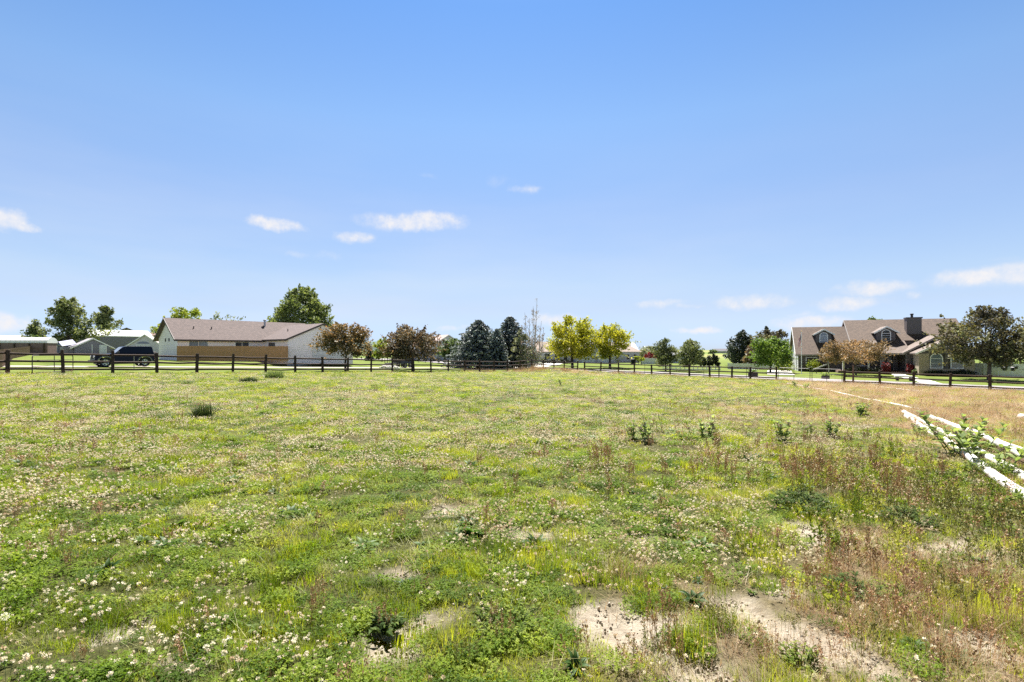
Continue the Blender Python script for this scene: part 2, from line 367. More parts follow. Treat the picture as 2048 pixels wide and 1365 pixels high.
def ground_mat():
    m, N, L = _mat('field_ground'); out = N.new('ShaderNodeOutputMaterial'); b = N.new('ShaderNodeBsdfPrincipled'); b.inputs['Roughness'].default_value = .95
    b.inputs['Specular IOR Level'].default_value = .1
    ge = N.new('ShaderNodeNewGeometry'); P = ge.outputs['Position']
    def attr(n):
        a = N.new('ShaderNodeAttribute'); a.attribute_name = n; return a.outputs['Fac']
    def mix(f, a, c):
        x = N.new('ShaderNodeMix'); x.data_type = 'RGBA'
        if hasattr(f, 'is_output'): L.new(f, x.inputs[0])
        else: x.inputs[0].default_value = f
        L.new(a, x.inputs[6]); L.new(c, x.inputs[7]); return x.outputs[2]
    n1 = _noise(N, L, 9, 7, P, .7); soil = _ramp(N, [(.3, (.19, .155, .115)), (.5, (.32, .275, .215)), (.72, (.44, .39, .32))]); L.new(n1.outputs[0], soil.inputs[0])
    n2 = _noise(N, L, 22, 6, P, .7); th = _ramp(N, [(.3, (.022, .026, .008)), (.55, (.065, .068, .022)), (.75, (.17, .145, .07))]); L.new(n2.outputs[0], th.inputs[0])
    n3 = _noise(N, L, .35, 8, P, .65); lawn = _ramp(N, [(.32, (.07, .105, .02)), (.5, (.115, .15, .028)), (.68, (.17, .19, .048))]); L.new(n3.outputs[0], lawn.inputs[0])
    n4 = _noise(N, L, 14, 6, P, .7); dr = _ramp(N, [(.3, (.17, .115, .08)), (.55, (.31, .22, .15)), (.75, (.43, .33, .24))]); L.new(n4.outputs[0], dr.inputs[0])
    n5 = _noise(N, L, .004, 4, P, .5); far = _ramp(N, [(.38, (.10, .15, .035)), (.5, (.15, .19, .05)), (.6, (.26, .23, .10))]); L.new(n5.outputs[0], far.inputs[0])
    c = mix(attr('dry'), th.outputs[0], dr.outputs[0]); c = mix(attr('dirt'), c, soil.outputs[0])
    c = mix(attr('field'), lawn.outputs[0], c); c = mix(attr('far'), c, far.outputs[0])
    L.new(c, b.inputs['Base Color'])
    bp = N.new('ShaderNodeBump'); bp.inputs['Strength'].default_value = .8; bp.inputs['Distance'].default_value = .04
    nb = _noise(N, L, 30, 6, P, .7); L.new(nb.outputs[0], bp.inputs['Height']); L.new(bp.outputs[0], b.inputs['Normal'])
    L.new(b.outputs[0], out.inputs[0]); return m
field = (np.maximum(d1(X, Y), d2(X, Y)) < .8).astype(float)
ground = np_mesh('ground', np.stack([X, Y, Zg], -1).reshape(-1, 3), Q, ground_mat(), attr={
    'dry': ('POINT', dryness(X, Y).ravel()), 'dirt': ('POINT', (dirt(X, Y)*infield).ravel()), 'field': ('POINT', field.ravel()),
    'far': ('POINT', sst(110, 190, Y).ravel())}, smooth=True)
tag(ground, kind='structure')
def strip(name, p0, p1, w0, mat, off=.05, w1=None, step=1.2):
    p0 = np.array(p0, float); p1 = np.array(p1, float); d = p1-p0; ln = np.linalg.norm(d); d = d/ln; n = np.array((-d[1], d[0]))
    k = int(ln/step)+2; m = 7; w1 = w0 if w1 is None else w1
    t = np.linspace(0, 1, k)[:, None]; s = np.linspace(-.5, .5, m)[None, :]
    wob = (vnoise(t*ln/3.0, t*0+3.3, 4)-.5)*.35
    ww = w0+(w1-w0)*t
    x = p0[0]+d[0]*ln*t + n[0]*(s*ww+wob); y = p0[1]+d[1]*ln*t + n[1]*(s*ww+wob)
    i = np.arange(k*m).reshape(k, m); q = np.stack([i[:-1, :-1], i[:-1, 1:], i[1:, 1:], i[1:, :-1]], -1).reshape(-1, 4)
    o = np_mesh(name, np.stack([x, y, H(x, y)+off], -1).reshape(-1, 3), q, mat, smooth=True); return tag(o, kind='structure')
m_lane = M('pale_gravel', (.36, .32, .285), .95, .25, 6, bump=.4, bscale=60)
m_road = M('worn_asphalt', (.235, .215, .225), .9, .18, 1.5, bump=.3, bscale=80)
m_conc = M('pale_concrete', (.56, .53, .49), .85, .1, 2)
pt = lambda base, e, a, n, o: (base[0]+e[0]*a+n[0]*o, base[1]+e[1]*a+n[1]*o)
strip('lane', pt(LP1, E1, -40, N1, 16.2), pt(LP1, E1, 60, N1, 16.2), 3.4, m_lane)
strip('road', pt(LP2, E2, -85, N2, 6.2), pt(LP2, E2, 75, N2, 6.2), 7.2, m_road, off=.055)
strip('driveway', (gz(1040, 80).x, 84), (gz(1110, 118).x, 118), 6, m_conc, off=.065)
# ------------------------------------------------------------------ fences
def rail_fence(name, label, pts, post_h=1.42, rails=(.30, .76, 1.22), pr=.095, seed=1):
    rd = random.Random(seed); p0 = pts[0]; z0 = hgt(*p0)
    t = thing(name, label, 'fence', (p0[0], p0[1], z0))
    P = [Vector((x-p0[0], y-p0[1], hgt(x, y)-z0)) for x, y in pts]
    for i, p in enumerate(P):
        hh = post_h*rd.uniform(.95, 1.07); lx, ly = rd.uniform(-.05, .05), rd.uniform(-.05, .05); r = pr*rd.uniform(.9, 1.12)
        mb = MB(); mb.tube([p+Vector((0, 0, -.2)), p+Vector((lx*.4, ly*.4, hh*.5)), p+Vector((lx, ly, hh-.02)), p+Vector((lx, ly, hh))], [r*1.03, r, r*.97, r*.8], 9)
        mb.build('post', m_post, t)
    for i in range(len(P)-1):
        a, b = P[i], P[i+1]; d = (b-a); n = Vector((-d.y, d.x, 0)).normalized()
        for z in rails:
            z1, z2 = z+rd.uniform(-.02, .02), z+rd.uniform(-.02, .02); h = .068
            A = a+Vector((0, 0, z1)); B = b+Vector((0, 0, z2)); mid = (A+B)/2+Vector((0, 0, rd.uniform(-.05, .015)))
            mb = MB(); mb.tube([A, mid, B], [h*1.0, h*.95, h*1.0], 7); mb.build('rail', m_post, t)
    return t
def on_line(base, e, k, st=2.44): return (base[0]+e[0]*k*st, base[1]+e[1]*k*st)
rail_fence('rail_fence', 'long dark three rail fence running along the lane on the left', [on_line(LP1, E1, k) for k in range(-8, 24)] + [(9.05, 70.7)], seed=3)
def fence2(px):   # point of the right fence line at a photo column
    u = (px-1024)/F; # (LP2 + E2*a): x = u*y
    a = (u*LP2[1]-LP2[0])/(E2[0]-u*E2[1]); return (LP2[0]+E2[0]*a, LP2[1]+E2[1]*a)
rail_fence('rail_fence', 'dark rail fence between the field corner and the tube gates', [fence2(q) for q in (1169, 1201.4, 1237, 1269, 1303.4, 1340.4, 1378.8, 1419.6, 1463.6, 1500.5, 1553)], post_h=1.36, seed=5)
rail_fence('rail_fence', 'dark rail fence on the right, from the tube gates past the bronze tree', [fence2(q) for q in (1688, 1760, 1827.5, 1900, 1980, 2070)], post_h=1.30, rails=(.26, .70, 1.12), pr=.10, seed=8)
def tpost(px, label, group=None, h=1.35, off=.0):
    x, y = fence2(px) if px > 1150 else (G(px, 743).x, G(px, 743).y)
    mb = MB(); mb.bx(-.02, .02, -.003, .003, -.2, h).bx(-.003, .003, .0031, .03, -.2, h)
    o = mb.build('steel_post', m_tpost); o.location = (x, y-.12, hgt(x, y)); return tag(o, label, 'post', group)
for q in (1289, 1407, 1492): tpost(q, 'thin steel post standing in the rail fence left of the tube gates', 'thin steel fence posts')
tp = tpost(1437, 'dark steel post close beside a wooden post of the far rail fence'); tp.scale = (3, 3, 1)
mb = MB(); mb.tube([(0, 0, -.2), (0, 0, 1.25)], .028, 8); o = mb.build('steel_post', M('grey_post', (.2, .19, .19), .6, .3)); x, y = on_line(LP1, E1, 3-.62+.98); pgp = G(268, 741); o.location = (pgp.x, pgp.y, pgp.z)
tag(o, 'slim grey post in front of the dark vehicle, by the left fence', 'post')
# extra taller weathered post right of the gates
x, y = fence2(1704); mb = MB(); mb.tube([(0, 0, -.2), (.01, 0, .9), (.0, .01, 1.75)], [.085, .08, .075], 9); o = mb.build('wooden_post', M('weathered_wood', (.16, .105, .075), .85, .35, 5, stretch=(5, 5, 1), bump=.4))
o.location = (x, y-.15, hgt(x, y)); tag(o, 'tall weathered brown post just right of the tube gates', 'post')
def tube_gate(label, pa, pb, h=1.32, bars=(.16, .5, .84), rc=.16, mat=m_tube, r=.028, group='tube gates'):
    za, zb = hgt(*pa), hgt(*pb); a = Vector((*pa, za)); b = Vector((*pb, zb)); d = b-a; L_ = math.hypot(d.x, d.y)
    t = thing('tube_gate', label, 'gate', a, math.atan2(d.y, d.x), group)
    dz = (zb-za)
    mb = MB(); pts = [(.0, 0, .08)]
    for k in range(7):
        q = math.pi - math.pi/2*k/6; pts.append((rc+rc*math.cos(q), 0, h-rc+rc*math.sin(q)))
    for k in range(7):
        q = math.pi/2 - math.pi/2*k/6; pts.append((L_-rc+rc*math.cos(q), 0, dz+h-rc+rc*math.sin(q)))
    pts += [(L_, 0, dz+.08)]; mb.tube(pts, r, 8); mb.tube([(0, 0, .08), (L_, 0, dz+.08)], r*.999, 8); mb.build('frame', mat, t)
    mb = MB(); mb.tube([(L_/2, 0, dz/2+.08), (L_/2, 0, dz/2+h)], r*.8, 8); mb.build('upright', mat, t)
    for z in bars:
        mb = MB(); mb.tube([(0, 0, z), (L_, 0, dz+z)], r*.42, 6); mb.build('bar', mat, t)
    return t
tube_gate('grey tube gate with rounded top corners, left one of the pair', fence2(1557), fence2(1620))
tube_gate('grey tube gate with rounded top corners, right one beside the thick post', fence2(1624), fence2(1684))
a_ = at(131.5, 735, 33.5); b_ = at(10, 738, 27.5)
m_rust = M('dark_rusty_tube', (.05, .038, .032), .7, .4, 6)
tube_gate('dark tube gate standing behind the left end of the rail fence', (b_.x-.6, b_.y+2.2), (a_.x-.9, a_.y+1.6), h=1.12, bars=(.3, .48, .84), mat=m_rust, group=None)
# ------------------------------------------------------------------ buildings: helpers
def gable_walls(mb, x0, x1, y0, y1, z0, ze, zr, axis='x'):
    if axis == 'x':
        ym = (y0+y1)/2; return mb.prism([(x0, y0, z0), (x0, y1, z0), (x0, y1, ze), (x0, ym, zr), (x0, y0, ze)], (x1-x0, 0, 0))
    xm = (x0+x1)/2; return mb.prism([(x0, y0, z0), (x1, y0, z0), (x1, y0, ze), (xm, y0, zr), (x0, y0, ze)], (0, y1-y0, 0))
def gable_roof(mb, x0, x1, y0, y1, ze, zr, axis='x', ov=.45, og=.35, th=.16, og2=None):
    og2 = og if og2 is None else og2
    if axis == 'x':
        ym = (y0+y1)/2; s = (zr-ze)/(ym-y0); e = ze-s*ov+.02; zz = zr+.02
        return mb.prism([(x0-og, y0-ov, e), (x0-og, ym, zz), (x0-og, y1+ov, e), (x0-og, y1+ov, e+th), (x0-og, ym, zz+th), (x0-og, y0-ov, e+th)], (x1-x0+og+og2, 0, 0))
    xm = (x0+x1)/2; s = (zr-ze)/(xm-x0); e = ze-s*ov+.02; zz = zr+.02
    return mb.prism([(x0-ov, y0-og, e), (xm, y0-og, zz), (x1+ov, y0-og, e), (x1+ov, y0-og, e+th), (xm, y0-og, zz+th), (x0-ov, y0-og, e+th)], (0, y1-y0+og+og2, 0))
def fascia(parent, mat, pts, w=.18, t=.05, name='fascia'):
    """board along 3D polyline (given at top edge) hanging down w"""
    mb = MB()
    for a, b in zip(pts[:-1], pts[1:]):
        a = Vector(a); b = Vector(b); d = (b-a).normalized(); n = Vector((-d.y, d.x, 0)); n = n.normalized() if n.length > 1e-6 else Vector((1, 0, 0))
        P = [a+n*t/2, b+n*t/2, b+n*t/2-Vector((0, 0, w)), a+n*t/2-Vector((0, 0, w))]; mb.prism(P, -n*t)
    return mb.build(name, mat, parent)
def window(parent, loc, rz, w, h, panes=2, mat=m_white, glass=m_glass, bars=0, fw=.07, arch=False, name='window', transom=False):
    """window on a wall whose outside faces local -Y (before rz); loc = centre of the sill on the wall face"""
    mb = MB(); x = w/2
    if not arch:
        mb.bx(-x-fw, x+fw, -.06, .02, h, h+fw)
        mb.bx(-x-fw, -x, -.058, .02, 0, h).bx(x, x+fw, -.058, .02, 0, h)
    else:
        mb.bx(-x-fw, -x, -.058, .02, 0, h-x).bx(x, x+fw, -.058, .02, 0, h-x)
        n = 10
        for k in range(n):
            q0, q1 = math.pi*k/n, math.pi*(k+1)/n; z = h-x
            mb.prism([(x*math.cos(q0), -.058, z+x*math.sin(q0)), ((x+fw)*math.cos(q0), -.058, z+(x+fw)*math.sin(q0)), ((x+fw)*math.cos(q1), -.058, z+(x+fw)*math.sin(q1)), (x*math.cos(q1), -.058, z+x*math.sin(q1))], (0, .078, 0))
        mb.bx(-x, x, -.05, .02, h-x-.03, h-x+.03)
    mb.bx(-x-fw, x+fw, -.07, .02, -fw, 0)
    for k in range(1, panes): mb.bx(-x+w*k/panes-.025, -x+w*k/panes+.025, -.045, .01, 0, h-(x+.03 if arch else 0))
    for k in range(1, bars+1):
        hh = h-(x if arch else 0); mb.bx(-x, x, -.043, .01, hh*k/(bars+1)-.02, hh*k/(bars+1)+.02)
    f = mb.build(name, mat, parent); f.location = loc; f.rotation_euler = (0, 0, rz)
    g = MB()
    if arch:
        poly = [(-x, -.015, 0), (x, -.015, 0)] + [(x*math.cos(math.pi*k/10), -.015, h-x+x*math.sin(math.pi*k/10)) for k in range(11)]
        g.prism(poly, (0, .02, 0))
    else: g.bx(-x, x, -.015, .01, 0, h)
    g.build('pane', glass, f); return f
def door(parent, loc, rz, w, h, mat, trim=m_white, glass=False):
    mb = MB(); mb.bx(-w/2, w/2, -.035, .02, 0, h); d = mb.build('door', mat, parent); d.location = loc; d.rotation_euler = (0, 0, rz)
    t = MB(); f = .09; t.bx(-w/2-f, -w/2, -.06, .02, 0, h+f).bx(w/2, w/2+f, -.06, .02, 0, h+f).bx(-w/2, w/2, -.06, .02, h, h+f); t.build('door_frame', trim, d)
    k = MB(); k.lathe([(.0, -.11), (.03, -.10), (.03, -.07), (.012, -.06), (.012, -.03)], (w/2-.1, 0, 1.0), 8, 'Y'); k.build('handle', m_tpost, d)
    if glass:
        q = MB(); q.bx(-w*.28, w*.28, -.045, -.02, h*.45, h*.92); q.build('pane', m_glass2, d)
    return d
# ------------------------------------------------------------------ left ranch house
m_side_l = siding('cream_lap_siding', (.88, .80, .82), .27, depth=.12)
m_dktrim = M('dark_brown_trim', (.07, .055, .052), .6, .2)
m_vent = M('dark_vent', (.04, .035, .035), .6, .2)
def left_house():
    zb = .20
    t = thing('ranch_house', 'cream sided ranch house with a brown shingle roof behind the tan board fence', 'house', (-39.2, 60, zb), math.atan2(E1[1], E1[0]))
    mb = MB(); gable_walls(mb, 0, 17, 0, 7, -.6, 2.72, 5.05, 'x'); mb.build('wall', m_side_l, t)
    mb = MB(); gable_walls(mb, 10, 19.1, -6.5, 6.9, -.6, 2.70, 4.62, 'y'); mb.build('wing_wall', m_side_l, t)
    mb = MB(); gable_roof(mb, 0, 17, 0, 7, 2.72, 5.05, 'x', .5, .45); mb.build('roof', m_asphalt_roof, t)
    mb = MB(); gable_roof(mb, 10, 19.1, -6.5, 5, 2.70, 4.62, 'y', .5, .4, og2=0); mb.build('wing_roof', m_asphalt_roof, t)
    s = 2.33/3.5; e = 2.72-s*.5+.17
    fascia(t, m_dktrim, [(-.46, -.54, e), (9.6, -.54, e)], .2)
    for y0 in (-.52, 7.52): fascia(t, m_dktrim, [(-.47, y0, e), (-.47, 3.5, 5.24)], .24)
    s2 = 1.92/4.55; e2 = 2.70-s2*.5+.17
    fascia(t, m_dktrim, [(9.48, -6.92, e2), (14.55, -6.92, 4.81), (19.62, -6.92, e2)], .24)
    fascia(t, m_dktrim, [(9.46, -6.9, e2), (9.46, -.6, e2)], .2)
    window(t, (2.2, 0, 1.1), 0, 2.0, 1.25, 2, glass=m_glass2, fw=.09)
    window(t, (7.2, 0, 1.15), 0, 1.6, 1.15, 2, fw=.09)
    window(t, (10, -2.2, 1.35), -math.pi/2, 1.6, .85, 2, mat=m_dktrim, fw=.05)
    for y in (3.0, 4.3):
        v = MB(); v.bx(-.05, .02, y-.14, y+.14, 2.35, 2.75); v.build('vent', m_vent, t)
    for x in (2.2, 4.2):     # small roof pipes
        z = 2.72+s*1.6; p = MB(); p.tube([(x, 1.6, z-.05), (x, 1.6, z+.45)], .06, 8); p.build('vent_pipe', m_vent, t)
    z = 5.05-s*.9; p = MB(); p.tube([(11.2, 2.6, z-.1), (11.2, 2.6, 5.35)], .13, 10); fl = p.build('flue', M('grey_metal', (.35, .34, .35), .45, .2, 3, metal=.5), t)
    p = MB(); p.lathe([(.20, 5.35), (.21, 5.42), (.05, 5.5)], (11.2, 2.6, 0), 10); p.build('flue_cap', m_vent, fl)
    z = 2.70+s2*2.2; p = MB(); p.tube([(12.2, -2.0, z-.05), (12.2, -2.0, z+.5)], .06, 8); p.build('vent_pipe', m_vent, t)
    d = MB(); d.tube([(-.02, -.06, 0), (-.02, -.06, 2.4), (-.1, -.3, 2.55)], .04, 6); d.build('downspout', m_white, t)
    d = MB(); d.tube([(10.06, -6.56, 0), (10.06, -6.56, 2.5)], .04, 6); d.build('downspout', m_white, t)
    gd = MB(); gd.bx(13.2, 17.6, -6.54, -6.48, 0, 2.2); g_ = gd.build('garage_door', siding('garage_door_panel', (.66, .65, .68), .55), t)
    return t
left_house()
# tan board fence closing the court of the ranch house
def board_fence():
    a = at(353.5, 722, 58.2); b = at(574.5, 722, 62.6); z = .0
    d = Vector((b.x-a.x, b.y-a.y, 0)); L_ = d.length
    t = thing('board_fence', 'tan wooden board privacy fence in front of the ranch house', 'fence', (a.x, a.y, hgt(a.x, a.y)-.02), math.atan2(d.y, d.x))
    mt = siding('tan_boards', (.38, .20, .08), .14, axis=0, depth=.4)
    mb = MB(); n = int(L_/.14)
    rd = random.Random(4)
    for k in range(n): mb.bx(k*.14+.004, k*.14+.136, -.012, .012, .02, 1.74+rd.uniform(-.012, .012))
    mb.build('boards', mt, t)
    for z in (.35, 1.0, 1.5): mb = MB(); mb.bx(0, L_, .0125, .06, z, z+.09); mb.build('rail', mt, t)
    mb = MB(); mb.bx(n*.14, n*.14+.1, -.05, .05, -.1, 1.76); mb.build('post', mt, t)
board_fence()
# ------------------------------------------------------------------ right house
m_taupe = siding('taupe_lap_siding', (.115, .098, .098), .2)
m_taupe_t = M('taupe_trim', (.30, .275, .265), .6, .1)
m_sunlit_wall = siding('sunlit_lap_siding', (.74, .73, .73), .2)  # sunlight on the end wall, painted in as near white siding
m_roof_r = brickmat('tan_brown_shingles', (.185, .135, .105), (.11, .08, .066), (.055, .042, .036), 2.2, .5, .28, .03, .9)
m_roof_p = brickmat('pale_shingles', (.23, .185, .16), (.165, .13, .115), (.095, .075, .068), 2.2, .5, .28, .03, .9)
m_stone = brickmat('cream_stone', (.46, .40, .31), (.36, .30, .22), (.25, .21, .16), 1.6, .55, .22, .03, .85, swap=(R(90), 0, 0))
m_brick = brickmat('red_brick', (.20, .115, .09), (.15, .085, .068), (.22, .19, .17), 4, .5, .25, .03, .9, swap=(R(90), 0, 0))
def right_house():
    C = Vector((43.6, 78.0)); zb = hgt(43.6, 78)+.02
    t = thing('dormer_house', 'large taupe house with two arched dormers, a chimney and cream stone front', 'house', (C.x, C.y, zb), math.atan2(-.40, .916))
    # left wing
    mb = MB(); gable_walls(mb, .02, 7, 0, 10, -.6, 2.72, 6.7, 'x'); mb.build('wing_wall', m_taupe, t)
    mb = MB(); mb.prism([(-.02, -.01, -.6), (-.02, 10.01, -.6), (-.02, 10.01, 2.72), (-.02, 5, 6.68), (-.02, -.01, 2.72)], (.035, 0, 0)); mb.build('end_wall', m_sunlit_wall, t)
    door(t, (-.02, 1.6, .15), -math.pi/2, .95, 2.1, m_vent)
    mb = MB(); gable_roof(mb, 0, 7, 0, 10, 2.72, 6.7, 'x', .45, .4, .16, og2=0); mb.build('wing_roof', m_roof_r, t)
    s = (6.7-2.72)/5; e = 2.72-s*.45+.17
    fascia(t, m_taupe_t, [(-.42, -.5, e), (6.3, -.5, e)], .22)
    for y0 in (-.46, 10.46): fascia(t, m_white, [(-.43, y0, e), (-.43, 5, 6.88)], .26)
    # main block
    mb = MB(); gable_walls(mb, 7, 20.3, 0, 10, -.6, 4.4, 7.65, 'x'); mb.build('wall', m_taupe, t)
    mb = MB(); gable_roof(mb, 7, 20.3, 0, 10, 4.4, 7.65, 'x', .0, .3, .16); mb.build('roof', m_roof_r, t)
    fascia(t, m_taupe_t, [(6.68, 0, 4.55), (6.68, 5, 7.83), (6.68, 10, 4.55)], .26)
    # porch roof, hipped at its left end
    mb = MB(); e = 2.78
    mb.add([(5.0, -3.6, e), (13.2, -3.6, e), (13.2, .0, 4.57), (7.4, .0, 4.57), (5.2, -.52, e+.25)], [(0, 1, 2, 3), (0, 3, 4)])
    mb.add([(5.0, -3.6, e-.12), (13.2, -3.6, e-.12), (13.2, .0, 4.40), (7.4, .0, 4.40), (5.2, -.52, e+.1)], [(3, 2, 1, 0), (4, 3, 0)])
    mb.build('porch_roof', m_roof_p, t)
    fascia(t, m_taupe_t, [(5.0, -3.62, e+.01), (12.4, -3.62, e+.01)], .24)
    for x in (5.3, 8.3): p = MB(); p.bx(x-.11, x+.11, -3.5, -3.28, 0, e-.14); p.build('porch_post', m_white, t)
    p = MB(); p.bx(4.6, 12.9, -3.8, -.01, -.5, .32); p.build('porch_floor', m_brick, t)
    p = MB(); p.bx(10.3, 12.1, -4.3, -3.81, -.5, .16).bx(10.3, 12.1, -4.8, -4.31, -.5, .0); p.build('steps', m_brick, t)
    # garage wing
    mb = MB(); gable_walls(mb, 12.45, 19.25, -4, 3, -.6, 2.95, 5.0, 'y'); mb.build('garage_wall', m_taupe, t)
    mb = MB(); gable_roof(mb, 12.45, 19.25, -4, 3.5, 2.95, 5.0, 'y', .45, .4, og2=0); mb.build('garage_roof', m_roof_p, t)
    s = 2.05/3.4; e = 2.95-s*.45+.17
    fascia(t, m_taupe_t, [(11.98, -4.42, e), (15.85, -4.42, 5.19), (19.72, -4.42, e)], .26)
    mb = MB(); gable_walls(mb, 13.1, 18.6, -7, -4, -.6, 2.9, 4.35, 'y'); mb.build('bay_wall', m_taupe, t)
    mb = MB(); gable_roof(mb, 13.1, 18.6, -7, -4.5, 2.9, 4.35, 'y', .45, .4, og2=0); mb.build('bay_roof', m_roof_p, t)
    s = 1.45/2.75; e = 2.9-s*.45+.17
    fascia(t, m_white, [(12.6, -7.42, e), (15.85, -7.42, 4.54), (19.1, -7.42, e)], .24)
    mb = MB(); mb.bx(13.02, 14.1, -7.08, -6.99, -.5, 2.75).bx(17.6, 18.68, -7.08, -6.99, -.5, 2.75).bx(14.1, 17.6, -7.08, -6.99, -.5, .85).bx(13.02, 13.1, -6.99, -4.6, -.5, 2.75); mb.build('stone_facing', m_stone, t)
    m_frame = M('dark_window_surround', (.055, .045, .045), .7, .15)
    for x in (14.85, 16.95):
        w = window(t, (x, -7.0, .95), 0, 1.15, 1.75, 1, bars=1, arch=True, glass=m_glass2, fw=.11)
        for sx in (-.755, .755): q = MB(); q.bx(x+sx-.065, x+sx+.065, -7.04, -6.99, .8, 2.7); q.build('shutter_trim', m_frame, t)
    # dormers
    def dormer(x, y, w, zb_, ze, zr, back):
        d = MB(); gable_walls(d, x-w/2, x+w/2, y, back, zb_, ze, zr, 'y'); o = d.build('dormer', m_taupe, t)
        r = MB(); gable_roof(r, x-w/2, x+w/2, y, back, ze, zr, 'y', .42, .45, .12, og2=0); r.build('dormer_roof', m_roof_p, o)
        ss = (zr-ze)/(w/2); ee = ze-ss*.42+.14
        fascia(o, m_white, [(x-w/2-.43, y-.46, ee), (x, y-.46, zr+.16), (x+w/2+.43, y-.46, ee)], .22)
        window(t, (x, y, zb_+.28), 0, .95, min(1.45, ze-zb_+.15), 1, bars=2, arch=True, fw=.09)
    dormer(3.6, 1.9, 2.0, 4.1, 5.72, 6.3, 4.6); dormer(11.1, .1, 2.2, 4.35, 5.85, 6.5, 3.2)
    # chimney
    ch = MB(); ch.bx(13.85, 15.6, 1.4, 2.6, 4.5, 7.75); o = ch.build('chimney', m_taupe, t)
    c = MB(); c.bx(13.76, 15.69, 1.31, 2.69, 7.75, 7.92); c.build('chimney_cap', m_dktrim, o)
    c = MB(); c.lathe([(.16, 7.92), (.16, 8.3), (.24, 8.32), (.22, 8.45), (.05, 8.5)], (14.6, 2.0, 0), 10); c.build('flue', m_vent, o)
    # openings of the shaded front
    window(t, (1.75, 0, 1.0), 0, 1.3, 1.05, 1, fw=.09)
    window(t, (8.2, 0, .95), 0, 1.6, 1.35, 2, fw=.09)
    door(t, (11.45, 0, .32), 0, .95, 2.1, m_vent, m_taupe_t, glass=True)
    window(t, (10.62, 0, .45), 0, .35, 1.95, 1, glass=m_glass2, fw=.06, name='sidelight')
    for q in range(2):
        l = MB(); l.lathe([(.05, 0), (.09, .05), (.09, .28), (.02, .36)], (12.2 if q else 12.3, -4.1, 2.0), 8)
        if q == 0: l.build('wall_lamp', m_vent, t)
    d = MB(); d.tube([(12.41, -4.06, 0), (12.41, -4.06, 2.8)], .04, 6); d.build('downspout', m_taupe_t, t)
    return t
RH = right_house()
def rh(x, y, z=0):     # right-house local to world
    c, s = .916, -.40; n = math.hypot(c, s); c /= n; s /= n
    return Vector((43.6+c*x-s*y, 78+s*x+c*y, RH.location.z+z))
def strip2(name, a, b, w, mat, off): return strip(name, (a.x, a.y), (b.x, b.y), w, mat, off, step=.8)
strip2('path', rh(11.2, -4.8), Vector((*fence2(1840), 0))+Vector((6.6, 6.6, 0)), 1.5, m_conc, .06)
strip2('entrance_drive', rh(-2.4, 1), Vector((gz(1560, 66).x, 66, 0)), 3.2, m_conc, .064)
# ------------------------------------------------------------------ buildings on the far left and in the middle distance
m_grey_side = siding('blue_grey_siding', (.235, .215, .29), .2)
m_metal_roof = siding('white_metal_roof', (.80, .80, .82), .6, axis=0, depth=.6, rough=.35)
m_pale_roof = brickmat('pale_grey_shingles', (.50, .46, .43), (.42, .39, .37), (.3, .28, .26), 2.2, .5, .28, .03)
m_brown_roof = brickmat('rusty_brown_shingles', (.22, .12, .10), (.17, .095, .08), (.1, .06, .055), 2.2, .5, .28, .03)
m_pale_side = siding('pale_lavender_siding', (.60, .56, .64), .2)
m_tan_side = siding('tan_siding', (.38, .32, .28), .2)
def shed(name, label, cat, px, Z, rz, L_, D, ze, zr, axis, wall, roof, ov=.35, og=.3, drop=.6, extra=None, trim=m_white, zoff=0):
    p = gz(px, Z); t = thing(name, label, cat, (p.x, p.y, p.z+zoff), rz)
    mb = MB(); gable_walls(mb, 0, L_, 0, D, -drop, ze, zr, axis); mb.build('wall', wall, t)
    mb = MB(); gable_roof(mb, 0, L_, 0, D, ze, zr, axis, ov, og, .14); mb.build('roof', roof, t)
    if axis == 'x':
        s = (zr-ze)/(D/2); e = ze-s*ov+.14; fascia(t, trim, [(-og, -ov-.04, e), (L_+og, -ov-.04, e)], .18)
        fascia(t, trim, [(-og-.03, -ov, e), (-og-.03, D/2, zr+.14), (-og-.03, D+ov, e)], .18)
    else:
        s = (zr-ze)/(L_/2); e = ze-s*ov+.14; fascia(t, trim, [(-ov, -og-.04, e), (L_/2, -og-.04, zr+.14), (L_+ov, -og-.04, e)], .18)
    if extra: extra(t)
    return t
shed('metal_shop', 'long grey shop building with a bright white metal roof', 'shop', 168, 108, R(49), 12.2, 9, 4.2, 5.5, 'x', m_grey_side, m_metal_roof, .2, .15, zoff=-.2)
def ex1(t):
    door(t, (3.7, 0, .0), 0, .8, 1.75, M('white_door', (.62, .64, .72), .5, .05))
    mb = MB(); mb.bx(2.2, 2.3, -.05, .0, .0, 1.9); mb.build('downspout', m_white, t)
    mb = MB(); mb.prism([(-1.5, .3, 1.55), (.3, .3, 1.9), (.3, 5, 2.7), (-1.5, 5, 2.3)], (0, 0, .1)); mb.build('lean_to_roof', M('lavender_metal_roof', (.42, .42, .55), .5, .1), t)
    mb = MB(); mb.bx(-1.35, -.02, .5, 4.8, -.5, 1.5); mb.build('lean_to_wall', m_grey_side, t)
shed('garden_shed', 'small grey gabled outbuilding with a white door and a lean-to on its left', 'shed', 149, 84, R(47), 4.7, 5, 1.5, 2.85, 'y', m_grey_side, M('grey_shingles', (.33, .31, .34), .9, .15, 6), .6, .3, extra=ex1, zoff=-.1)
def ex2(t):
    window(t, (1.9, 0, .1), 0, 1.6, 2.0, 1, glass=M('pale_garage_door', (.50, .50, .52), .6, .06), fw=.07)
    q = MB(); n = 8
    q.prism([(1.9+.85*math.cos(math.pi*k/n), -.05, 2.3+.35*math.sin(math.pi*k/n)) for k in range(n+1)], (0, .06, 0)); q.build('arched_window', m_glass, t)
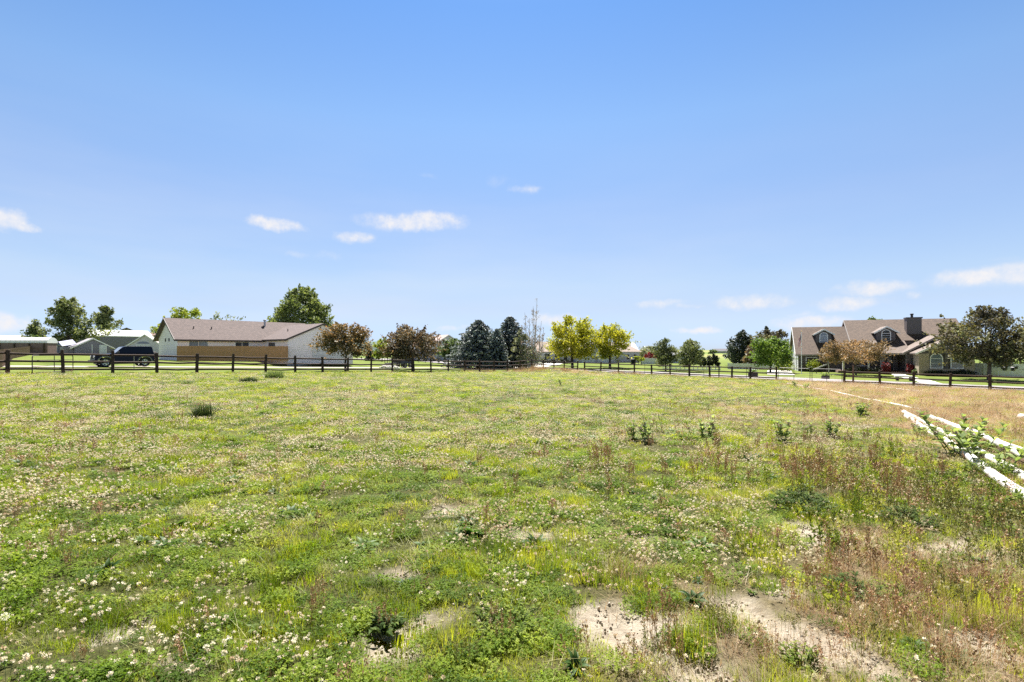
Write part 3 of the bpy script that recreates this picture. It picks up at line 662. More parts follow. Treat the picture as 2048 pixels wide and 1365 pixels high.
shed('gabled_house', 'small white gabled house with an arched window, behind the dark vehicle', 'house', 258, 84, R(26), 4.3, 6.5, 2.1, 3.75, 'y', m_pale_side, m_pale_roof, .6, .35, extra=ex2, zoff=-.15)
def ex3(t):
    mb = MB(); gable_roof(mb, 7, 20, -1, 9, 4.2, 6.3, 'x', .4, .3, .14); mb.build('roof_wing', m_brown_roof, t)
    mb = MB(); gable_walls(mb, 7.2, 19.8, -.8, 8.8, 0, 4.2, 6.3, 'x'); mb.build('wall_wing', m_tan_side, t)
shed('brown_roof_house', 'house far behind the shop, only its rusty brown roofs showing', 'house', 212, 140, R(40), 9, 9, 5.2, 7.4, 'y', m_tan_side, m_brown_roof, .5, .3, extra=ex3, trim=m_dktrim)
def leanto():
    p = gz(78, 92); t = thing('lean_to_shed', 'small blue grey shed with a single sloping roof', 'shed', (p.x, p.y, p.z-.1), R(6))
    mb = MB(); mb.prism([(0, 0, -.5), (2.9, 0, -.5), (2.9, 0, 1.75), (0, 0, 2.65)], (0, 3, 0)); mb.build('wall', m_grey_side, t)
    mb = MB(); mb.prism([(-.2, -.25, 2.74), (3.2, -.25, 1.68), (3.2, -.25, 1.80), (-.2, -.25, 2.86)], (0, 3.5, 0)); mb.build('roof', M('pale_metal_roof', (.5, .49, .5), .5, .1), t)
    mb = MB(); mb.bx(-.1, .02, -.06, .0, -.3, 2.7).bx(2.88, 3.0, -.06, 0, -.3, 1.76); mb.build('corner_trim', m_white, t)
leanto()
def hoop():
    p = gz(-40, 74); t = thing('low_barn', 'long low barn with a rounded white roof at the far left', 'barn', (p.x, p.y, p.z), R(14))
    L_ = 8.2; mb = MB(); n = 10
    mb.prism([(0, 1.2-1.3*math.cos(math.pi*k/n), 1.62+.85*math.sin(math.pi*k/n)) for k in range(n+1)], (L_, 0, 0)); mb.build('roof', m_metal_roof, t)
    mb = MB(); mb.bx(.05, L_-.05, .1, 2.3, -.5, 1.62); mb.build('wall', M('faded_red_boards', (.17, .11, .105), .8, .2, 4), t)
    mb = MB()
    for k in range(5): x = .4+k*(L_-.9)/4; mb = MB(); mb.bx(x, x+.12, -.08, .06, -.3, 1.6); mb.build('post', m_post, t)
hoop()
shed('tan_barn', 'low tan building on the horizon at the left edge', 'barn', -60, 135, R(12), 10, 7, 3.0, 4.3, 'x', M('brown_boards', (.20, .15, .13), .8, .2), M('cream_metal_roof', (.62, .56, .50), .6, .08))
shed('hill_house', 'distant house with a faded roof between trees at far left', 'house', 36, 190, R(20), 9, 7, 3.2, 5.0, 'x', m_pale_side, M('faded_roof', (.48, .45, .50), .8, .1))
# picket run leading away at the far left
def picket():
    a = at(-8, 718, 36); b = at(62, 708, 78); d = Vector((b.x-a.x, b.y-a.y, 0)); L_ = d.length; z0 = hgt(a.x, a.y)
    t = thing('picket_fence', 'wooden fence of close upright pickets running away at the far left', 'fence', (a.x, a.y, z0), math.atan2(d.y, d.x)); dz = (hgt(b.x, b.y)-z0)/L_
    mt = M('brown_pickets', (.17, .115, .075), .85, .3, 5); n = 62
    for k in range(n):
        x = k*L_/n; mb = MB(); mb.bx(x-.06, x+.06, -.03, .03, dz*x-.2, dz*x+1.35); mb.build('picket', mt, t)
    for z in (.3, 1.15): mb = MB(); mb.tube([(0, .06, z), (L_, .06, z+dz*L_)], .05, 6); mb.build('rail', mt, t)
picket()
# house with pink-brown roof behind the green shade tree
def ex4(t):
    window(t, (2.4, 0, 1.0), 0, 1.4, 1.3, 2); window(t, (6.0, 0, 1.0), 0, 1.4, 1.3, 2)
    mb = MB(); gable_roof(mb, -3, 5.2, 3, 10, 3.0, 5.4, 'x', .4, .3, .14); mb.build('rear_roof', m_brown_roof, t)
    mb = MB(); gable_walls(mb, -2.8, 5, 3.2, 9.8, -.5, 3.0, 5.3, 'x'); mb.build('rear_wall', m_pale_side, t)
shed('village_house', 'pale house with a pinkish brown roof right of the round bronze tree', 'house', 862, 120, R(28), 8.6, 8, 3.0, 5.6, 'y', m_pale_side, M('pinkish_shingles', (.36, .27, .25), .9, .15, 5), .5, .4, extra=ex4, zoff=.25)
# long white house behind the yellow-green trees
def white_house():
    p = gz(1076, 122); t = thing('white_house', 'long white house with a pale tan roof behind the yellow-green trees', 'house', (p.x, p.y, p.z-.1), R(4))
    rf = brickmat('pale_tan_shingles', (.34, .265, .23), (.28, .22, .19), (.19, .155, .135), 2.2, .5, .28, .03)
    mb = MB(); gable_walls(mb, 0, 9.2, 0, 9, -.6, 2.7, 4.9, 'x'); mb.build('wall', m_pale_side, t)
    mb = MB(); gable_roof(mb, 0, 9.2, 0, 9, 2.7, 4.9, 'x', .5, .3, .14); mb.build('roof', rf, t)
    mb = MB(); gable_walls(mb, 8.8, 17.5, -4.5, 6, -.6, 2.75, 4.7, 'y'); mb.build('garage_wall', m_pale_side, t)
    mb = MB(); gable_roof(mb, 8.8, 17.5, -4.5, 6, 2.75, 4.7, 'y', .45, .35, .14); mb.build('garage_roof', rf, t)
    mb = MB(); mb.bx(9.6, 12.6, -4.56, -4.5, 0, 2.2); mb.build('garage_door', m_white, t)
    mb = MB(); mb.bx(13.4, 16.6, -4.56, -4.5, 0, 2.2); mb.build('garage_door', m_white, t)
    mb = MB(); gable_walls(mb, 17.6, 24, -2, 6, -.6, 2.75, 4.75, 'x'); mb.build('east_wall', m_pale_side, t)
    mb = MB()       # hipped end
    mb.add([(17.2, -2.5, 2.62), (24.5, -2.5, 2.62), (24.5, 6.5, 2.62), (17.2, 6.5, 2.62), (17.2, 2, 4.95), (21.3, 2, 4.95)], [(0, 1, 5, 4), (1, 2, 5), (2, 3, 4, 5), (0, 3, 2, 1), (0, 4, 3)]); mb.build('hip_roof', rf, t)
    for x in (18.8, 21.2, 22.9): window(t, (x, -2, .75), 0, .75, 1.25, 1, bars=1)
    for x in (2.2, 4.6): window(t, (x, 0, .9), 0, 1.3, 1.3, 2)
    door(t, (6.6, 0, 0), 0, .95, 2.05, m_vent)
    fascia(t, m_white, [(8.35, -4.89, 2.68), (13.15, -4.89, 4.86), (17.95, -4.89, 2.68)], .2)
white_house()
shed('white_garage', 'small white outbuilding with a grey roof between the two upright trees', 'shed', 1343, 118, R(2), 3.4, 4, 1.9, 2.6, 'x', M('bright_white_wall', (.68, .68, .72), .6, .05), M('grey_roof', (.25, .25, .28), .8, .1))
shed('hill_barn', 'distant dark roofed farm building on the skyline field', 'barn', 1431, 420, R(1), 11, 9, 2.6, 4.4, 'x', m_tan_side, M('dark_roof', (.09, .085, .10), .8, .1), zoff=-.9)
# vinyl fences
def vinyl(label, pa, pb, h, n, solid=True, cap=True):
    a = Vector((pa[0], pa[1], hgt(*pa))); b = Vector((pb[0], pb[1], hgt(*pb))); d = b-a; L_ = math.hypot(d.x, d.y); dz = d.z/L_
    t = thing('vinyl_fence', label, 'fence', a, math.atan2(d.y, d.x))
    for k in range(n+1):
        x = L_*k/n; mb = MB(); mb.bx(x-.065, x+.065, -.065, .065, dz*x-.3, dz*x+h+.08); mb.box((x, 0, dz*x+h+.1), (.16, .16, .04)); mb.build('post', m_vinyl, t)
    for k in range(n):
        x0, x1 = L_*k/n+.066, L_*(k+1)/n-.066; mb = MB()
        if solid: mb.prism([(x0, -.02, dz*x0), (x1, -.02, dz*x1), (x1, -.02, dz*x1+h), (x0, -.02, dz*x0+h)], (0, .04, 0)); mb.build('panel', m_vinyl, t)
        else:
            for z in (.02, h-.14): mb.prism([(x0, -.025, dz*x0+z), (x1, -.025, dz*x1+z), (x1, -.025, dz*x1+z+.14), (x0, -.025, dz*x0+z+.14)], (0, .05, 0))
            mb.build('rails', m_vinyl, t)
    return t
q0, q1 = gz(1941, 68), gz(2120, 60); vinyl('tall white panel fence at the right end of the stone fronted house', (q0.x, q0.y), (q1.x, q1.y), 1.62, 6)
q0, q1 = gz(1456, 86), gz(1556, 83); vinyl('low white panel fence below the dark evergreen clump', (q0.x, q0.y), (q1.x, q1.y), .95, 5)
q0, q1 = gz(1282, 112), gz(1316, 112); vinyl('white panel fence below the red shrub', (q0.x, q0.y), (q1.x, q1.y), 1.25, 3)
q0, q1 = gz(1326, 83), gz(1440, 81); vinyl('knee high white two rail border fence behind the two upright trees', (q0.x, q0.y), (q1.x, q1.y), .52, 13, False)
# ------------------------------------------------------------------ trees
def quads(C, size, rg, flat=.0, asp=.55, up=None):
    """leaf rhombi at centres C"""
    n = len(C); a = rg.normal(size=(n, 3)); a /= np.linalg.norm(a, axis=1, keepdims=True)
    b = rg.normal(size=(n, 3))
    if flat: b[:, 2] *= (1-flat); a[:, 2] *= (1-flat); a /= np.linalg.norm(a, axis=1, keepdims=True)
    b -= a*np.sum(a*b, 1, keepdims=True); b /= np.linalg.norm(b, axis=1, keepdims=True)
    s = (size*rg.uniform(.6, 1.3, n))[:, None]
    V = np.stack([C-a*s, C+b*s*asp, C+a*s, C-b*s*asp], 1).reshape(-1, 3)
    return V, np.arange(4*n).reshape(n, 4)
ENV = {'round': lambda t: np.sqrt(np.clip(1-(2*t-1)**2, 0, 1))**.85,
       'dome': lambda t: np.where(t < .3, .72+.28*np.sin(t/.3*math.pi/2), np.sqrt(np.clip(1-((t-.3)/.7)**2, 0, 1))**.9),
       'egg': lambda t: np.where(t < .35, .55+.45*np.sin(t/.35*math.pi/2), np.clip(1-((t-.35)/.65)**1.7, 0, 1)),
       'cone': lambda t: np.clip(1-t, 0, 1)**.85*.98+.03,
       'column': lambda t: np.where(t < .2, .45+.55*t/.2, np.clip(1-((t-.2)/.8)**3.2, 0, 1)),
       'vase': lambda t: np.clip(.35+.9*t, 0, 1)*np.sqrt(np.clip(1-np.clip((t-.55)/.45, 0, 1)**2.2, 0, 1))}
def limb_path(a, b, rg, sag=.12, n=5):
    a = Vector(a); b = Vector(b); L_ = (b-a).length; P = []
    for i in range(n):
        t = i/(n-1); p = a.lerp(b, t); p.z += math.sin(t*math.pi)*L_*sag
        if 0 < i < n-1: p += Vector(rg.normal(size=3)*L_*.035)
        P.append(p)
    return P
def tree(name, label, cat, px, Z, top, w, env, mat, nleaf=3500, size=.2, base=.22, tr=.16, bark=m_bark, seed=1, group=None, lump=.28, nclump=60, fork=.9, limbs=14, crad=.24, leanx=0, depth=1.0, sparse=1.0, zfix=0, flat=.15, shoot=1.0):
    rg = np.random.default_rng(seed); p = gz(px, Z); p.z += zfix
    h = at(px, top, Z).z-p.z; rad = w/2*Z/F
    t = thing(name, label, cat, p, rg.uniform(0, 6.28)*0, group)
    zb = h*base; fn = ENV[env]; C = []
    ph = rg.uniform(0, 6.28, 6); am = rg.uniform(.4, 1, 6)
    def lumps(ang, tt): return 1+lump*(am[0]*math.sin(2*ang+ph[0]+3*tt)+am[1]*math.sin(3*ang+ph[1]-5*tt)+am[2]*math.sin(5*ang+ph[2]+9*tt))*.6
    while len(C) < nclump:
        tt = rg.uniform(0.02, .98); ang = rg.uniform(0, 2*math.pi); rr = rg.uniform(.25, 1)**.5*.9
        e = float(fn(np.array(tt)))
        if rg.uniform() > e+.12: continue
        r = rad*e*rr*max(.5, lumps(ang, tt)); z = zb+(h-zb)*(tt*.93+.02)
        C.append((r*math.cos(ang)+leanx*tt, r*math.sin(ang)*depth, z, tt, rg.uniform(.6, 1.25)))
    C = np.array(C); lv = []; tint = []
    for c in C:
        k = int(1.35*nleaf/nclump*c[4]); cr = 1.22*crad*rad*c[4]*(.75+.5*float(fn(np.array(c[3]))))
        q = rg.normal(size=(k, 3)); q /= np.linalg.norm(q, axis=1, keepdims=True); q *= (rg.uniform(0, 1, (k, 1))**.5)*cr; q[:, 2] *= .72
        lv.append(q+c[:3]); tint.append(np.clip(rg.normal(.5, .16, k)+rg.normal(0, .14), 0, 1))
    cen = np.array((leanx*.5, 0, zb+(h-zb)*.42))
    for q in range(int(nclump*1.1)):              # shoots that break the outline
        c = C[rg.integers(nclump)]; o_ = c[:3]-cen; o_ = o_/(np.linalg.norm(o_)+1e-6)+np.array((0, 0, .45))+rg.normal(size=3)*.3; o_ /= np.linalg.norm(o_)
        k = int(max(5, nleaf/nclump*.28)); L_ = rad*rg.uniform(.22, .50)*shoot*(.6+.8*min(1., (1-c[3])*1.5)); f = rg.uniform(.2, 1, k)[:, None]
        lv.append(c[:3]+o_*L_*f+rg.normal(size=(k, 3))*size*.45); tint.append(np.clip(rg.normal(.58, .18, k), 0, 1))
    lv = np.concatenate(lv); tint = np.concatenate(tint)
    tk = (lv[:, 2] > zb*.75) & (lv[:, 2] < h*1.03); lv = lv[tk]; tint = tint[tk]
    if sparse < 1: keep = rg.uniform(size=len(lv)) < sparse; lv = lv[keep]; tint = tint[keep]
    V, Q_ = quads(lv, size, rg, flat)
    np_mesh('crown', V, Q_, mat, t, attr={'tint': ('FACE', tint)})
    mb = MB(); th = h*fork*.75
    tp = [Vector((0, 0, -.15)), Vector((rg.normal()*.03*h*.3, 0, zb*.5)), Vector((leanx*.2+rg.normal()*.05, rg.normal()*.05, zb)), Vector((leanx*.5+rg.normal()*.06*rad, rg.normal()*.06*rad, (zb+th)/2+.1)), Vector((leanx*.8, 0, max(th, zb+.3)))]
    mb.tube(tp, [tr*1.25, tr, tr*.9, tr*.5, tr*.15], 9); mb.build('trunk', bark, t, smooth=True)
    order = rg.permutation(nclump)[:limbs]
    for i in order:
        c = C[i]; zs = min(zb+(c[2]-zb)*rg.uniform(.05, .55), th*.95); f = (zs-0)/max(th, .01)
        a = Vector((tp[2].x*min(1, zs/zb), 0, zs)) if zs > zb*.6 else Vector((0, 0, zs))
        mb = MB(); mb.tube(limb_path(a, c[:3], rg), list(np.linspace(tr*.42*(1-.5*f), tr*.06, 5)), 6); mb.build('limb', bark, t, smooth=True)
    return t
def spruce(name, label, px, Z, top, w, mat, seed=1, levels=30, br=13, size=.2, base=.05, group=None, tipw=.06, ntw=34):
    rg = np.random.default_rng(seed); p = gz(px, Z); h = at(px, top, Z).z-p.z; rad = w/2*Z/F
    t = thing(name, label, 'tree', p, 0, group); lv = []; tn = []
    for i in range(levels):
        tt = (i+rg.uniform(-.3, .3))/levels; z = h*(base+(1-base)*tt)
        L_ = rad*((1-max(tt, 0))**.6*1.0+tipw*max(0, 1-tt**3))*1.2
        for k in range(br):
            a = 2*math.pi*(k+rg.uniform(0, 1))/br; l = L_*rg.uniform(.6, 1.18); tw = int(ntw*(.25+l/rad)); s = rg.uniform(0.05, 1, tw)**.75
            dr = -.32*s*s*l+.16*s*l+ (.25*l*np.maximum(s-.8, 0))
            wd = rg.normal(size=tw)*.14*l*(1.1-s)
            x = np.cos(a)*s*l-np.sin(a)*wd; y = np.sin(a)*s*l+np.cos(a)*wd
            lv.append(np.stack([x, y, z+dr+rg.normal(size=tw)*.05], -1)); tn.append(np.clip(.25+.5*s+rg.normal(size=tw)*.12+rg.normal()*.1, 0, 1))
    lv = np.concatenate(lv); tn = np.concatenate(tn); lv = np.vstack([lv, np.stack([np.zeros(20), np.zeros(20), np.linspace(h*.93, h, 20)], -1)]); tn = np.append(tn, np.full(20, .6))
    V, Q_ = quads(lv, size, rg, .45, .42); np_mesh('crown', V, Q_, mat, t, attr={'tint': ('FACE', tn)})
    mb = MB(); mb.tube([(0, 0, -.2), (0, 0, h*.5), (0, 0, h*.95)], [rad*.07+.08, rad*.05, .02], 8); mb.build('trunk', m_barkd, t, smooth=True); return t
lf_green = leafmat('leaf_green', [(0.044, 0.071, 0.027), (0.099, 0.145, 0.051), (0.196, 0.246, 0.093)], .3)
lf_poplar = leafmat('leaf_poplar', [(.05, .072, .026), (.13, .165, .055), (.30, .33, .15)], .32, rough=.6, spec=.2)
lf_cotton = leafmat('leaf_cottonwood', [(.05, .068, .028), (.13, .155, .065), (.31, .32, .18)], .3, rough=.6, spec=.2)
lf_yell = leafmat('leaf_yellow_green', [(0.115, 0.135, 0.016), (0.297, 0.297, 0.024), (0.486, 0.446, 0.041)], .42)
lf_ygreen = leafmat('leaf_fresh_green', [(0.105, 0.150, 0.024), (0.225, 0.270, 0.045), (0.360, 0.375, 0.075)], .36)
lf_maple = leafmat('leaf_bright_green', [(0.053, 0.098, 0.021), (0.120, 0.195, 0.036), (0.225, 0.300, 0.060)], .36)
lf_bronze = leafmat('leaf_bronze', [(.065, .062, .034), (.17, .15, .07), (.38, .27, .135)], .32, trcol=(1.3, .9, .5))
lf_bronze2 = leafmat('leaf_purple_bronze', [(.046, .040, .038), (.125, .112, .072), (.28, .25, .145)], .3, trcol=(1.3, .9, .6))
lf_bronze3 = leafmat('leaf_dusky_bronze', [(.036, .036, .032), (.105, .10, .062), (.24, .26, .11)], .3, trcol=(1.2, 1, .6), rough=.6, spec=.2)
lf_orange = leafmat('leaf_pale_orange', [(.09, .08, .05), (.26, .205, .125), (.44, .32, .21)], .32, trcol=(1.3, 1, .6))
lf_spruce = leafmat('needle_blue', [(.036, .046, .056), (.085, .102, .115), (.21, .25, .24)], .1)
lf_juniper = leafmat('needle_dark', [(0.019, 0.027, 0.021), (0.045, 0.060, 0.045), (0.105, 0.128, 0.098)], .08)
lf_red = leafmat('leaf_red', [(.06, .012, .014), (.16, .025, .03), (.26, .06, .06)], .3, trcol=(1.3, .7, .6))
lf_grey = leafmat('leaf_grey_green', [(0.108, 0.120, 0.072), (0.204, 0.216, 0.144), (0.324, 0.324, 0.228)], .25)
lf_arb = leafmat('leaf_dark_evergreen', [(0.013, 0.018, 0.013), (0.029, 0.036, 0.023), (0.058, 0.068, 0.042)], .1)
T = tree
T('tree', 'small conical grey green tree behind the low white barn', 'tree', 70, 112, 637, 44, 'cone', lf_cotton, 2200, .24, .1, .12, seed=11, nclump=46, crad=.34, lump=.35)
T('tree', 'low dark bush tree at the foot of the conical tree', 'tree', 58, 108, 668, 40, 'dome', lf_green, 1200, .24, .08, .12, seed=111, nclump=24, crad=.36)
T('cottonwood', 'tall loose crowned green tree beside the grey shop', 'tree', 137, 96, 590, 82, 'egg', lf_cotton, 5200, .25, .10, .2, seed=12, nclump=80, crad=.23, lump=.6, leanx=.1)
T('cottonwood', 'narrower green tree standing behind the grey shop roof', 'tree', 211, 128, 607, 52, 'egg', lf_cotton, 3200, .30, .18, .2, seed=13, nclump=52, crad=.28, lump=.6)
T('shade_tree', 'yellow green tree peeking out left of the ranch house gable', 'tree', 328, 92, 637, 34, 'round', lf_ygreen, 1500, .22, .15, .12, seed=14, nclump=24, crad=.36)
T('shade_tree', 'wide yellow green tree above the left end of the ranch roof', 'tree', 371, 100, 617, 66, 'round', lf_ygreen, 3200, .24, .25, .15, seed=15, nclump=48, crad=.27)
T('tree', 'thin half bare tree poking above the middle of the ranch roof', 'tree', 448, 100, 622, 60, 'round', lf_cotton, 480, .19, .3, .08, seed=16, nclump=36, crad=.2, lump=.6, limbs=30)
T('poplar', 'broad tall poplar rising behind the right end of the ranch house', 'tree', 605, 92, 564, 136, 'egg', lf_poplar, 16000, .22, .10, .26, shoot=.55, seed=17, nclump=190, crad=.16, lump=.14, limbs=26)
T('bush', 'dark bush tip showing over the ranch roof beside the poplar', 'bush', 533, 92, 640, 18, 'round', lf_green, 420, .2, .3, .08, seed=18, nclump=12, crad=.4)
T('crabapple', 'bronze leaved crabapple in front of the cream gable wall', 'tree', 691, 50.5, 648, 100, 'dome', lf_bronze, 5200, .115, .34, .10, bark=m_barkd, seed=21, nclump=90, crad=.2, lump=.3, limbs=18)
T('crabapple', 'round purple bronze crabapple with a thick trunk by the left fence', 'tree', 826, 55, 650, 102, 'dome', lf_bronze2, 7000, .125, .30, .17, bark=m_barkd, seed=22, nclump=100, crad=.21, lump=.25, limbs=18)
T('willow', 'pale yellow green tree half hidden left of the purple bronze crabapple', 'tree', 764, 100, 672, 34, 'egg', lf_ygreen, 1300, .22, .12, .1, seed=23, nclump=24, crad=.36)
T('bush', 'rust coloured bush tree on the left of the small spruce', 'bush', 736, 118, 688, 16, 'egg', lf_bronze, 420, .2, .1, .08, seed=24, nclump=12, crad=.4)
spruce('spruce', 'small dark spruce between the two crabapples, far behind', 740, 105, 692, 20, lf_spruce, seed=25, levels=14, br=9, size=.2, ntw=16)
T('shade_tree', 'dark green shade tree with a clear trunk left of the blue spruces', 'tree', 906, 102, 679, 50, 'dome', lf_green, 2600, .24, .33, .22, bark=m_barkd, seed=26, nclump=40, crad=.3, lump=.45)
spruce('spruce', 'tip of a dark spruce just left of the big blue spruces', 926, 108, 676, 24, lf_juniper, seed=27, levels=16, br=9, size=.24, ntw=18)
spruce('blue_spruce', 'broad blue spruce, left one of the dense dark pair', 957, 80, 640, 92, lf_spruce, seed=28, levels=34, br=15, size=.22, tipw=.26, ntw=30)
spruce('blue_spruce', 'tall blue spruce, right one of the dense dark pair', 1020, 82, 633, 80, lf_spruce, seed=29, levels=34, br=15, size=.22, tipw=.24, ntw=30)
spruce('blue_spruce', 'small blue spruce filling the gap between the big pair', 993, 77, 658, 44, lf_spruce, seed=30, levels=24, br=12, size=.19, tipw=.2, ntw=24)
T('willow', 'olive golden bush tree on the right flank of the blue spruces', 'tree', 1041, 77, 652, 34, 'egg', lf_grey, 1100, .15, .06, .07, bark=m_bark, seed=31, nclump=40, crad=.24, lump=.5)
def bare_tree():
    rg = np.random.default_rng(5); px, Z = 1063, 78; p = gz(px, Z); h = at(px, 597, Z).z-p.z
    t = thing('birch', 'tall nearly bare white stemmed tree right of the blue spruces', 'tree', p)
    tips = []
    for k, (dx, hh) in enumerate([(-1.0, .8), (-.35, .72), (.2, .88), (.85, 1.0), (1.5, .68), (1.9, .6), (-1.6, .62), (.5, .72)]):
        a = Vector((rg.normal()*.1, rg.normal()*.1, -.1)); b = Vector((dx+rg.normal()*.1, rg.normal()*.5, h*hh)); mid = a.lerp(b, .4)+Vector((dx*.35, 0, 0))
        mb = MB(); P = [a, a.lerp(mid, .5), mid, mid.lerp(b, .5)+Vector((rg.normal()*.08, 0, 0)), b]; mb.tube(P, [.12, .09, .07, .045, .02], 6); mb.build('trunk', m_barkw, t)
        for j in range(30):
            f = rg.uniform(.22, .97); i = min(int(f*4), 3); s = P[i].lerp(P[i+1], f*4-i); L_ = rg.uniform(.9, 2.4)*(1.15-f); an = rg.uniform(0, 6.28)
            e = s+Vector((math.cos(an)*L_*.62, math.sin(an)*L_*.62, L_*.75)); tips.append((s, e)); 
    mb = MB()
    for s, e in tips: mb.tube([s, s.lerp(e, .5)+Vector((0, 0, -.04)), e], [.036, .028, .016], 4)
    mb.build('twigs', m_barkw, t)
    lv = np.array([tuple(s.lerp(e, rg.uniform(.1, 1))+Vector(rg.normal(size=3)*.12)) for s, e in tips for _ in range(9)]); V, Q_ = quads(lv, .075, rg)
    np_mesh('leaves', V, Q_, lf_bronze, t, attr={'tint': ('FACE', rg.uniform(0, 1, len(lv)))})
    lv = rg.normal(size=(900, 3))*np.array((.95, .8, .6))+np.array((.2, 0, 1.6)); lv = lv[lv[:, 2] > .3]; V, Q_ = quads(lv, .12, rg)
    np_mesh('low_foliage', V, Q_, lf_grey, t, attr={'tint': ('FACE', rg.uniform(.1, .8, len(lv)))})
bare_tree()
T('locust', 'broad bright yellow green locust, left one of the pair by the white house', 'tree', 1145, 86, 634, 108, 'dome', lf_yell, 10500, .16, .22, .22, bark=m_barkd, seed=32, nclump=130, crad=.18, lump=.36, limbs=22)
T('locust', 'yellow green locust with an open forked trunk, right one of the pair', 'tree', 1220, 87, 648, 90, 'vase', lf_yell, 6200, .16, .22, .2, bark=m_barkd, seed=33, nclump=90, crad=.2, lump=.4, limbs=24)
T('columnar_tree', 'upright split crowned green tree, left one of two beside the road', 'tree', 1331, 77, 677, 44, 'column', lf_cotton, 3600, .13, .16, .11, bark=m_barkd, seed=34, nclump=60, crad=.34, lump=.5)
T('columnar_tree', 'upright oval green tree, right one of two beside the road', 'tree', 1379, 75, 678, 46, 'column', lf_cotton, 4000, .13, .17, .11, bark=m_barkd, seed=35, nclump=64, crad=.34, lump=.35)
T('shrub', 'dark red shrub left of the upright trees', 'shrub', 1302, 116, 705, 34, 'dome', lf_red, 900, .2, .05, .06, seed=36, nclump=20, crad=.4)
T('tree', 'soft grey green tree behind the dark red shrub', 'tree', 1296, 150, 694, 44, 'dome', lf_grey, 1400, .3, .1, .1, seed=37, nclump=26, crad=.36)
T('vine', 'green vine tangle over a garden trellis by the white house', 'vine', 1277, 104, 713, 18, 'dome', lf_ygreen, 420, .15, .5, .05, seed=38, nclump=12, crad=.45)
for i, (px, top, w, lb) in enumerate([(1400.5, 712, 8, 'dark slim evergreen column, first right of the upright trees'), (1408, 714, 7, 'dark slim evergreen column, second right of the upright trees'), (1418.5, 709.5, 11, 'thick dark evergreen column in the middle of the row'),
        (1427, 706, 8, 'tallest dark evergreen column of the row'), (1434, 710, 8, 'dark evergreen column at the right end of the row')]):
    T('arborvitae', lb, 'tree', px, 98, top, w, 'column', lf_arb, 700, .12, .03, .05, seed=40+i, nclump=26, crad=.6, group='dark evergreen columns', lump=.1, limbs=4)
T('tree', 'dense dark evergreen tree left of the green maple', 'tree', 1484, 100, 662, 60, 'column', lf_juniper, 5600, .2, .04, .2, bark=m_barkd, seed=46, nclump=90, crad=.26, lump=.25)
T('plum', 'dull purple bronze tree behind the green maple', 'tree', 1543, 94, 662, 78, 'dome', lf_bronze3, 4200, .2, .12, .16, bark=m_barkd, seed=47, nclump=64, crad=.26, lump=.35)
T('plum', 'dusky purple shrub tree between the evergreen and the maple', 'tree', 1508, 92, 690, 40, 'dome', lf_bronze2, 1500, .18, .06, .1, bark=m_barkd, seed=147, nclump=28, crad=.34)
spruce('spruce', 'spire tip of a far spruce above the purple bronze tree', 1533, 116, 652, 26, lf_juniper, seed=48, levels=26, br=10, size=.26, ntw=18)
T('maple', 'bright green round maple left of the dormer house', 'tree', 1541, 73, 676, 74, 'round', lf_maple, 6000, .15, .23, .13, bark=m_barkd, seed=49, nclump=80, crad=.23, lump=.22)
T('shrub', 'yellow green feathery shrub beside the end of the dormer house', 'shrub', 1570, 76, 714, 28, 'dome', lf_ygreen, 800, .12, .1, .06, seed=50, nclump=20, crad=.42)
T('shrub', 'dark shrub against the back corner of the dormer house', 'shrub', 1578, 84, 706, 14, 'column', lf_arb, 500, .14, .05, .06, seed=51, nclump=16, crad=.5)
T('crabapple', 'small bronze tree with a pale trunk before the dormer house', 'tree', 1657, 70.5, 686, 38, 'egg', lf_orange, 1500, .12, .38, .065, bark=m_barkw, seed=52, nclump=30, crad=.32, lump=.4)
T('crabapple', 'spreading orange bronze crabapple before the porch of the dormer house', 'tree', 1712, 67, 681, 108, 'dome', lf_orange, 6000, .125, .40, .10, bark=m_bark, seed=53, nclump=90, crad=.2, lump=.3, limbs=18)
T('plum', 'large dusky bronze tree standing over the right end of the fence', 'tree', 1978, 57, 617, 164, 'round', lf_bronze3, 9500, .16, .21, .19, bark=m_bark, seed=54, nclump=120, crad=.165, lump=.42, limbs=30)
T('plum', 'bronze tree cut off by the right edge of the photo', 'tree', 2075, 66, 655, 70, 'round', lf_bronze3, 2400, .19, .2, .14, bark=m_barkd, seed=55, nclump=40, crad=.3)
T('shrub', 'bright green shrub behind the tall white panel fence', 'shrub', 2045, 74, 722, 60, 'dome', lf_maple, 1200, .16, .1, .06, seed=56, nclump=22, crad=.36)
T('tree', 'tree tips showing over the ridge between dormer and chimney', 'tree', 1750, 118, 632, 42, 'round', lf_green, 1000, .26, .3, .12, seed=57, nclump=26, crad=.28, lump=.6)
T('tree', 'small tree tip showing over the ridge left of the chimney', 'tree', 1812, 112, 636, 18, 'round', lf_green, 500, .24, .3, .1, seed=58, nclump=14, crad=.34, lump=.6)
T('bush', 'dark round tree on the horizon behind the tan barn', 'tree', 20, 200, 673, 16, 'round', lf_green, 400, .4, .2, .1, seed=59, nclump=12, crad=.4)
for i, (px, Z, top, w, lb) in enumerate([(1424, 330, 699, 12, 'tiny round tree on the skyline left of the farm building'), (1269, 260, 703, 5, 'tiny dark tree on the skyline right of the locusts'), (1403, 260, 700, 10, 'tiny pale tree on the skyline right of the upright trees')]):
    T('tree', lb, 'tree', px, Z, top, w, 'dome', lf_green, 260, .5, .1, .15, seed=60+i, nclump=10, crad=.45, limbs=4)
